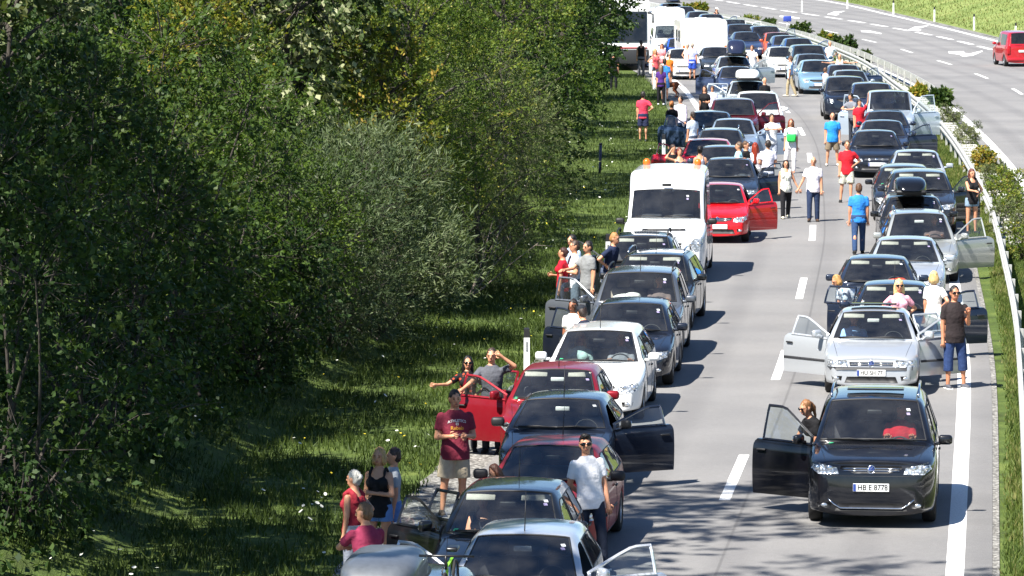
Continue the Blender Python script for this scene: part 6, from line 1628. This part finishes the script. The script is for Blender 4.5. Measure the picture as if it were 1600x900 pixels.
# bicycle standing on the roof of the car at the bottom edge
r, p_ = C['L0']; d = on_roof('L0', 0, 1.95, 694, 872); c = r.matrix_basis @ Vector((d.x, d.y, 0))
bk = empty('bicycle', (c.x, c.y, 1.52), r.rotation_euler.z, 'bicycle with black handlebars on the roof at the bottom edge', 'bicycle'); bm_ = plain('bike_black', '#141416', .35); bg_ = plain('bike_green', '#7fbf3a', .4)
def ring(r0, tr, y, z, mat, nm, par):
    n = 24; P = [(0, y + r0 * math.cos(2 * math.pi * k / n), z + r0 * math.sin(2 * math.pi * k / n)) for k in range(n + 1)]; return MB().add(*tube(P, tr, 6, False)).build(nm, mat, par)
for y in (.0, 1.05):
    wo_ = ring(.25, .018, y + .05, .0, M_RUBBER, 'wheel', bk)
    for k in range(8): a = math.pi * k / 8; MB().add(*tube([(0, y + .05 - .24 * math.cos(a), -.24 * math.sin(a)), (0, y + .05 + .24 * math.cos(a), .24 * math.sin(a))], .003, 4)).build('spoke', M_CHROME, wo_)
MB().add(*tube([(0, .22, .34), (0, .45, -.03), (0, 1.1, 0)], .018, 6)).add(*tube([(0, .22, .3), (0, .8, .33), (0, .45, -.03)], .016, 6)).build('frame', bg_, bk)
MB().add(*tube([(-.04, .05, 0), (-.04, .18, .30), (.04, .18, .30), (.04, .05, 0)], .014, 6)).build('fork', M_CHROME, bk)
MB().add(*tube([(-.30, .24, .42), (-.12, .16, .43), (.12, .16, .43), (.30, .24, .42)], .015, 6)).add(*tube([(0, .18, .28), (0, .16, .43)], .016, 6)).build('handlebar', bm_, bk)
for s in (-1, 1): MB().add(*tube([(s * .20, .19, .42), (s * .24, .10, .40)], .008, 5)).build('brake_lever', M_CHROME, bk)
MB().add(*rbox(0, .86, .42, .13, .26, .05, .02)).build('saddle', bm_, bk)
# orange beacons on the van roof
r, p_ = C['V']
for s in (-1, 1): MB().add(*ellipsoid((s * .62, 1.9, 2.56), (.09, .09, .10), 12, 8)).build('beacon', M_ORANGE, r)
# odds and ends behind windscreens
r, p_ = C['L8']; c = r.matrix_basis @ Vector((-.22, p_['yc'] + .28 - p_['L'] / 2, 1.11)); o = empty('cloth_bundle', c, r.rotation_euler.z, 'pale folded bundle lying on the dashboard of the grey car', 'bundle')
MB().add(*ellipsoid((0, 0, .05), (.30, .14, .085), 14, 8)).add(*ellipsoid((.1, .03, .10), (.16, .10, .06), 12, 8)).build('cloth', fabric('#dcdad4'), o)
r, p_ = C['R4']; c = r.matrix_basis @ Vector((.42, p_['yc'] + .22 - p_['L'] / 2, .95)); o = empty('safety_vest', c, r.rotation_euler.z, 'orange safety vest lying on the dashboard of the dark saloon', 'vest')
MB().add(*ellipsoid((0, 0, .02), (.22, .12, .04), 14, 6)).add(*ellipsoid((.06, .02, .045), (.12, .08, .03), 10, 6)).build('cloth', fabric('#e5562c'), o)
# brown dog on the verge
def dog(px, py, label):
    P = at(px, py, 0); rz = math.radians(-115); root_mb = MB(); cap = root_mb.add
    cap(*capsule((0, -.28, .56), (0, .05, .55), .145, .125)); cap(*capsule((0, .05, .55), (0, .30, .58), .115, .12)); cap(*capsule((0, -.30, .62), (0, -.46, .80), .10, .075)); cap(*ellipsoid((0, -.50, .84), (.075, .095, .075))); cap(*capsule((0, -.56, .82), (0, -.70, .79), .048, .036))
    for s in (-1, 1):
        cap(*capsule((s * .09, -.26, .5), (s * .10, -.24, .26), .062, .036)); cap(*capsule((s * .10, -.24, .26), (s * .10, -.26, .04), .034, .028)); cap(*capsule((s * .10, -.26, .03), (s * .10, -.32, .025), .032, .028))
        cap(*capsule((s * .09, .28, .52), (s * .10, .20, .32), .085, .05)); cap(*capsule((s * .10, .20, .32), (s * .10, .36, .18), .045, .03)); cap(*capsule((s * .10, .36, .18), (s * .10, .33, .04), .028, .026)); cap(*capsule((s * .10, .33, .03), (s * .10, .27, .025), .032, .028))
        cap(*capsule((s * .06, -.47, .89), (s * .09, -.46, .80), .03, .022))
    cap(*capsule((0, .40, .60), (0, .62, .42), .03, .014))
    V, F = clamp_remesh(root_mb, .022, 3); o = MB().add(V, F).build('dog', plain('dog_coat', '#8a4a24', .7, var=.25), None, True, (P.x, P.y, ground_z(P.x, P.y) + .03 if P.x < 6 else 0), (0, 0, rz)); tag(o, label, 'dog')
    MB().add(*tube([(0.10 * math.cos(a), -.36 + .02 * math.sin(a), .70 + .09 * math.sin(a)) for a in np.linspace(0, 2 * math.pi, 14)], .014, 6, False)).build('collar', M_BLACK, o)
dog(1047, 152, 'brown dog standing on the verge behind the road post')
bpy.data.scenes.remove(TMP)
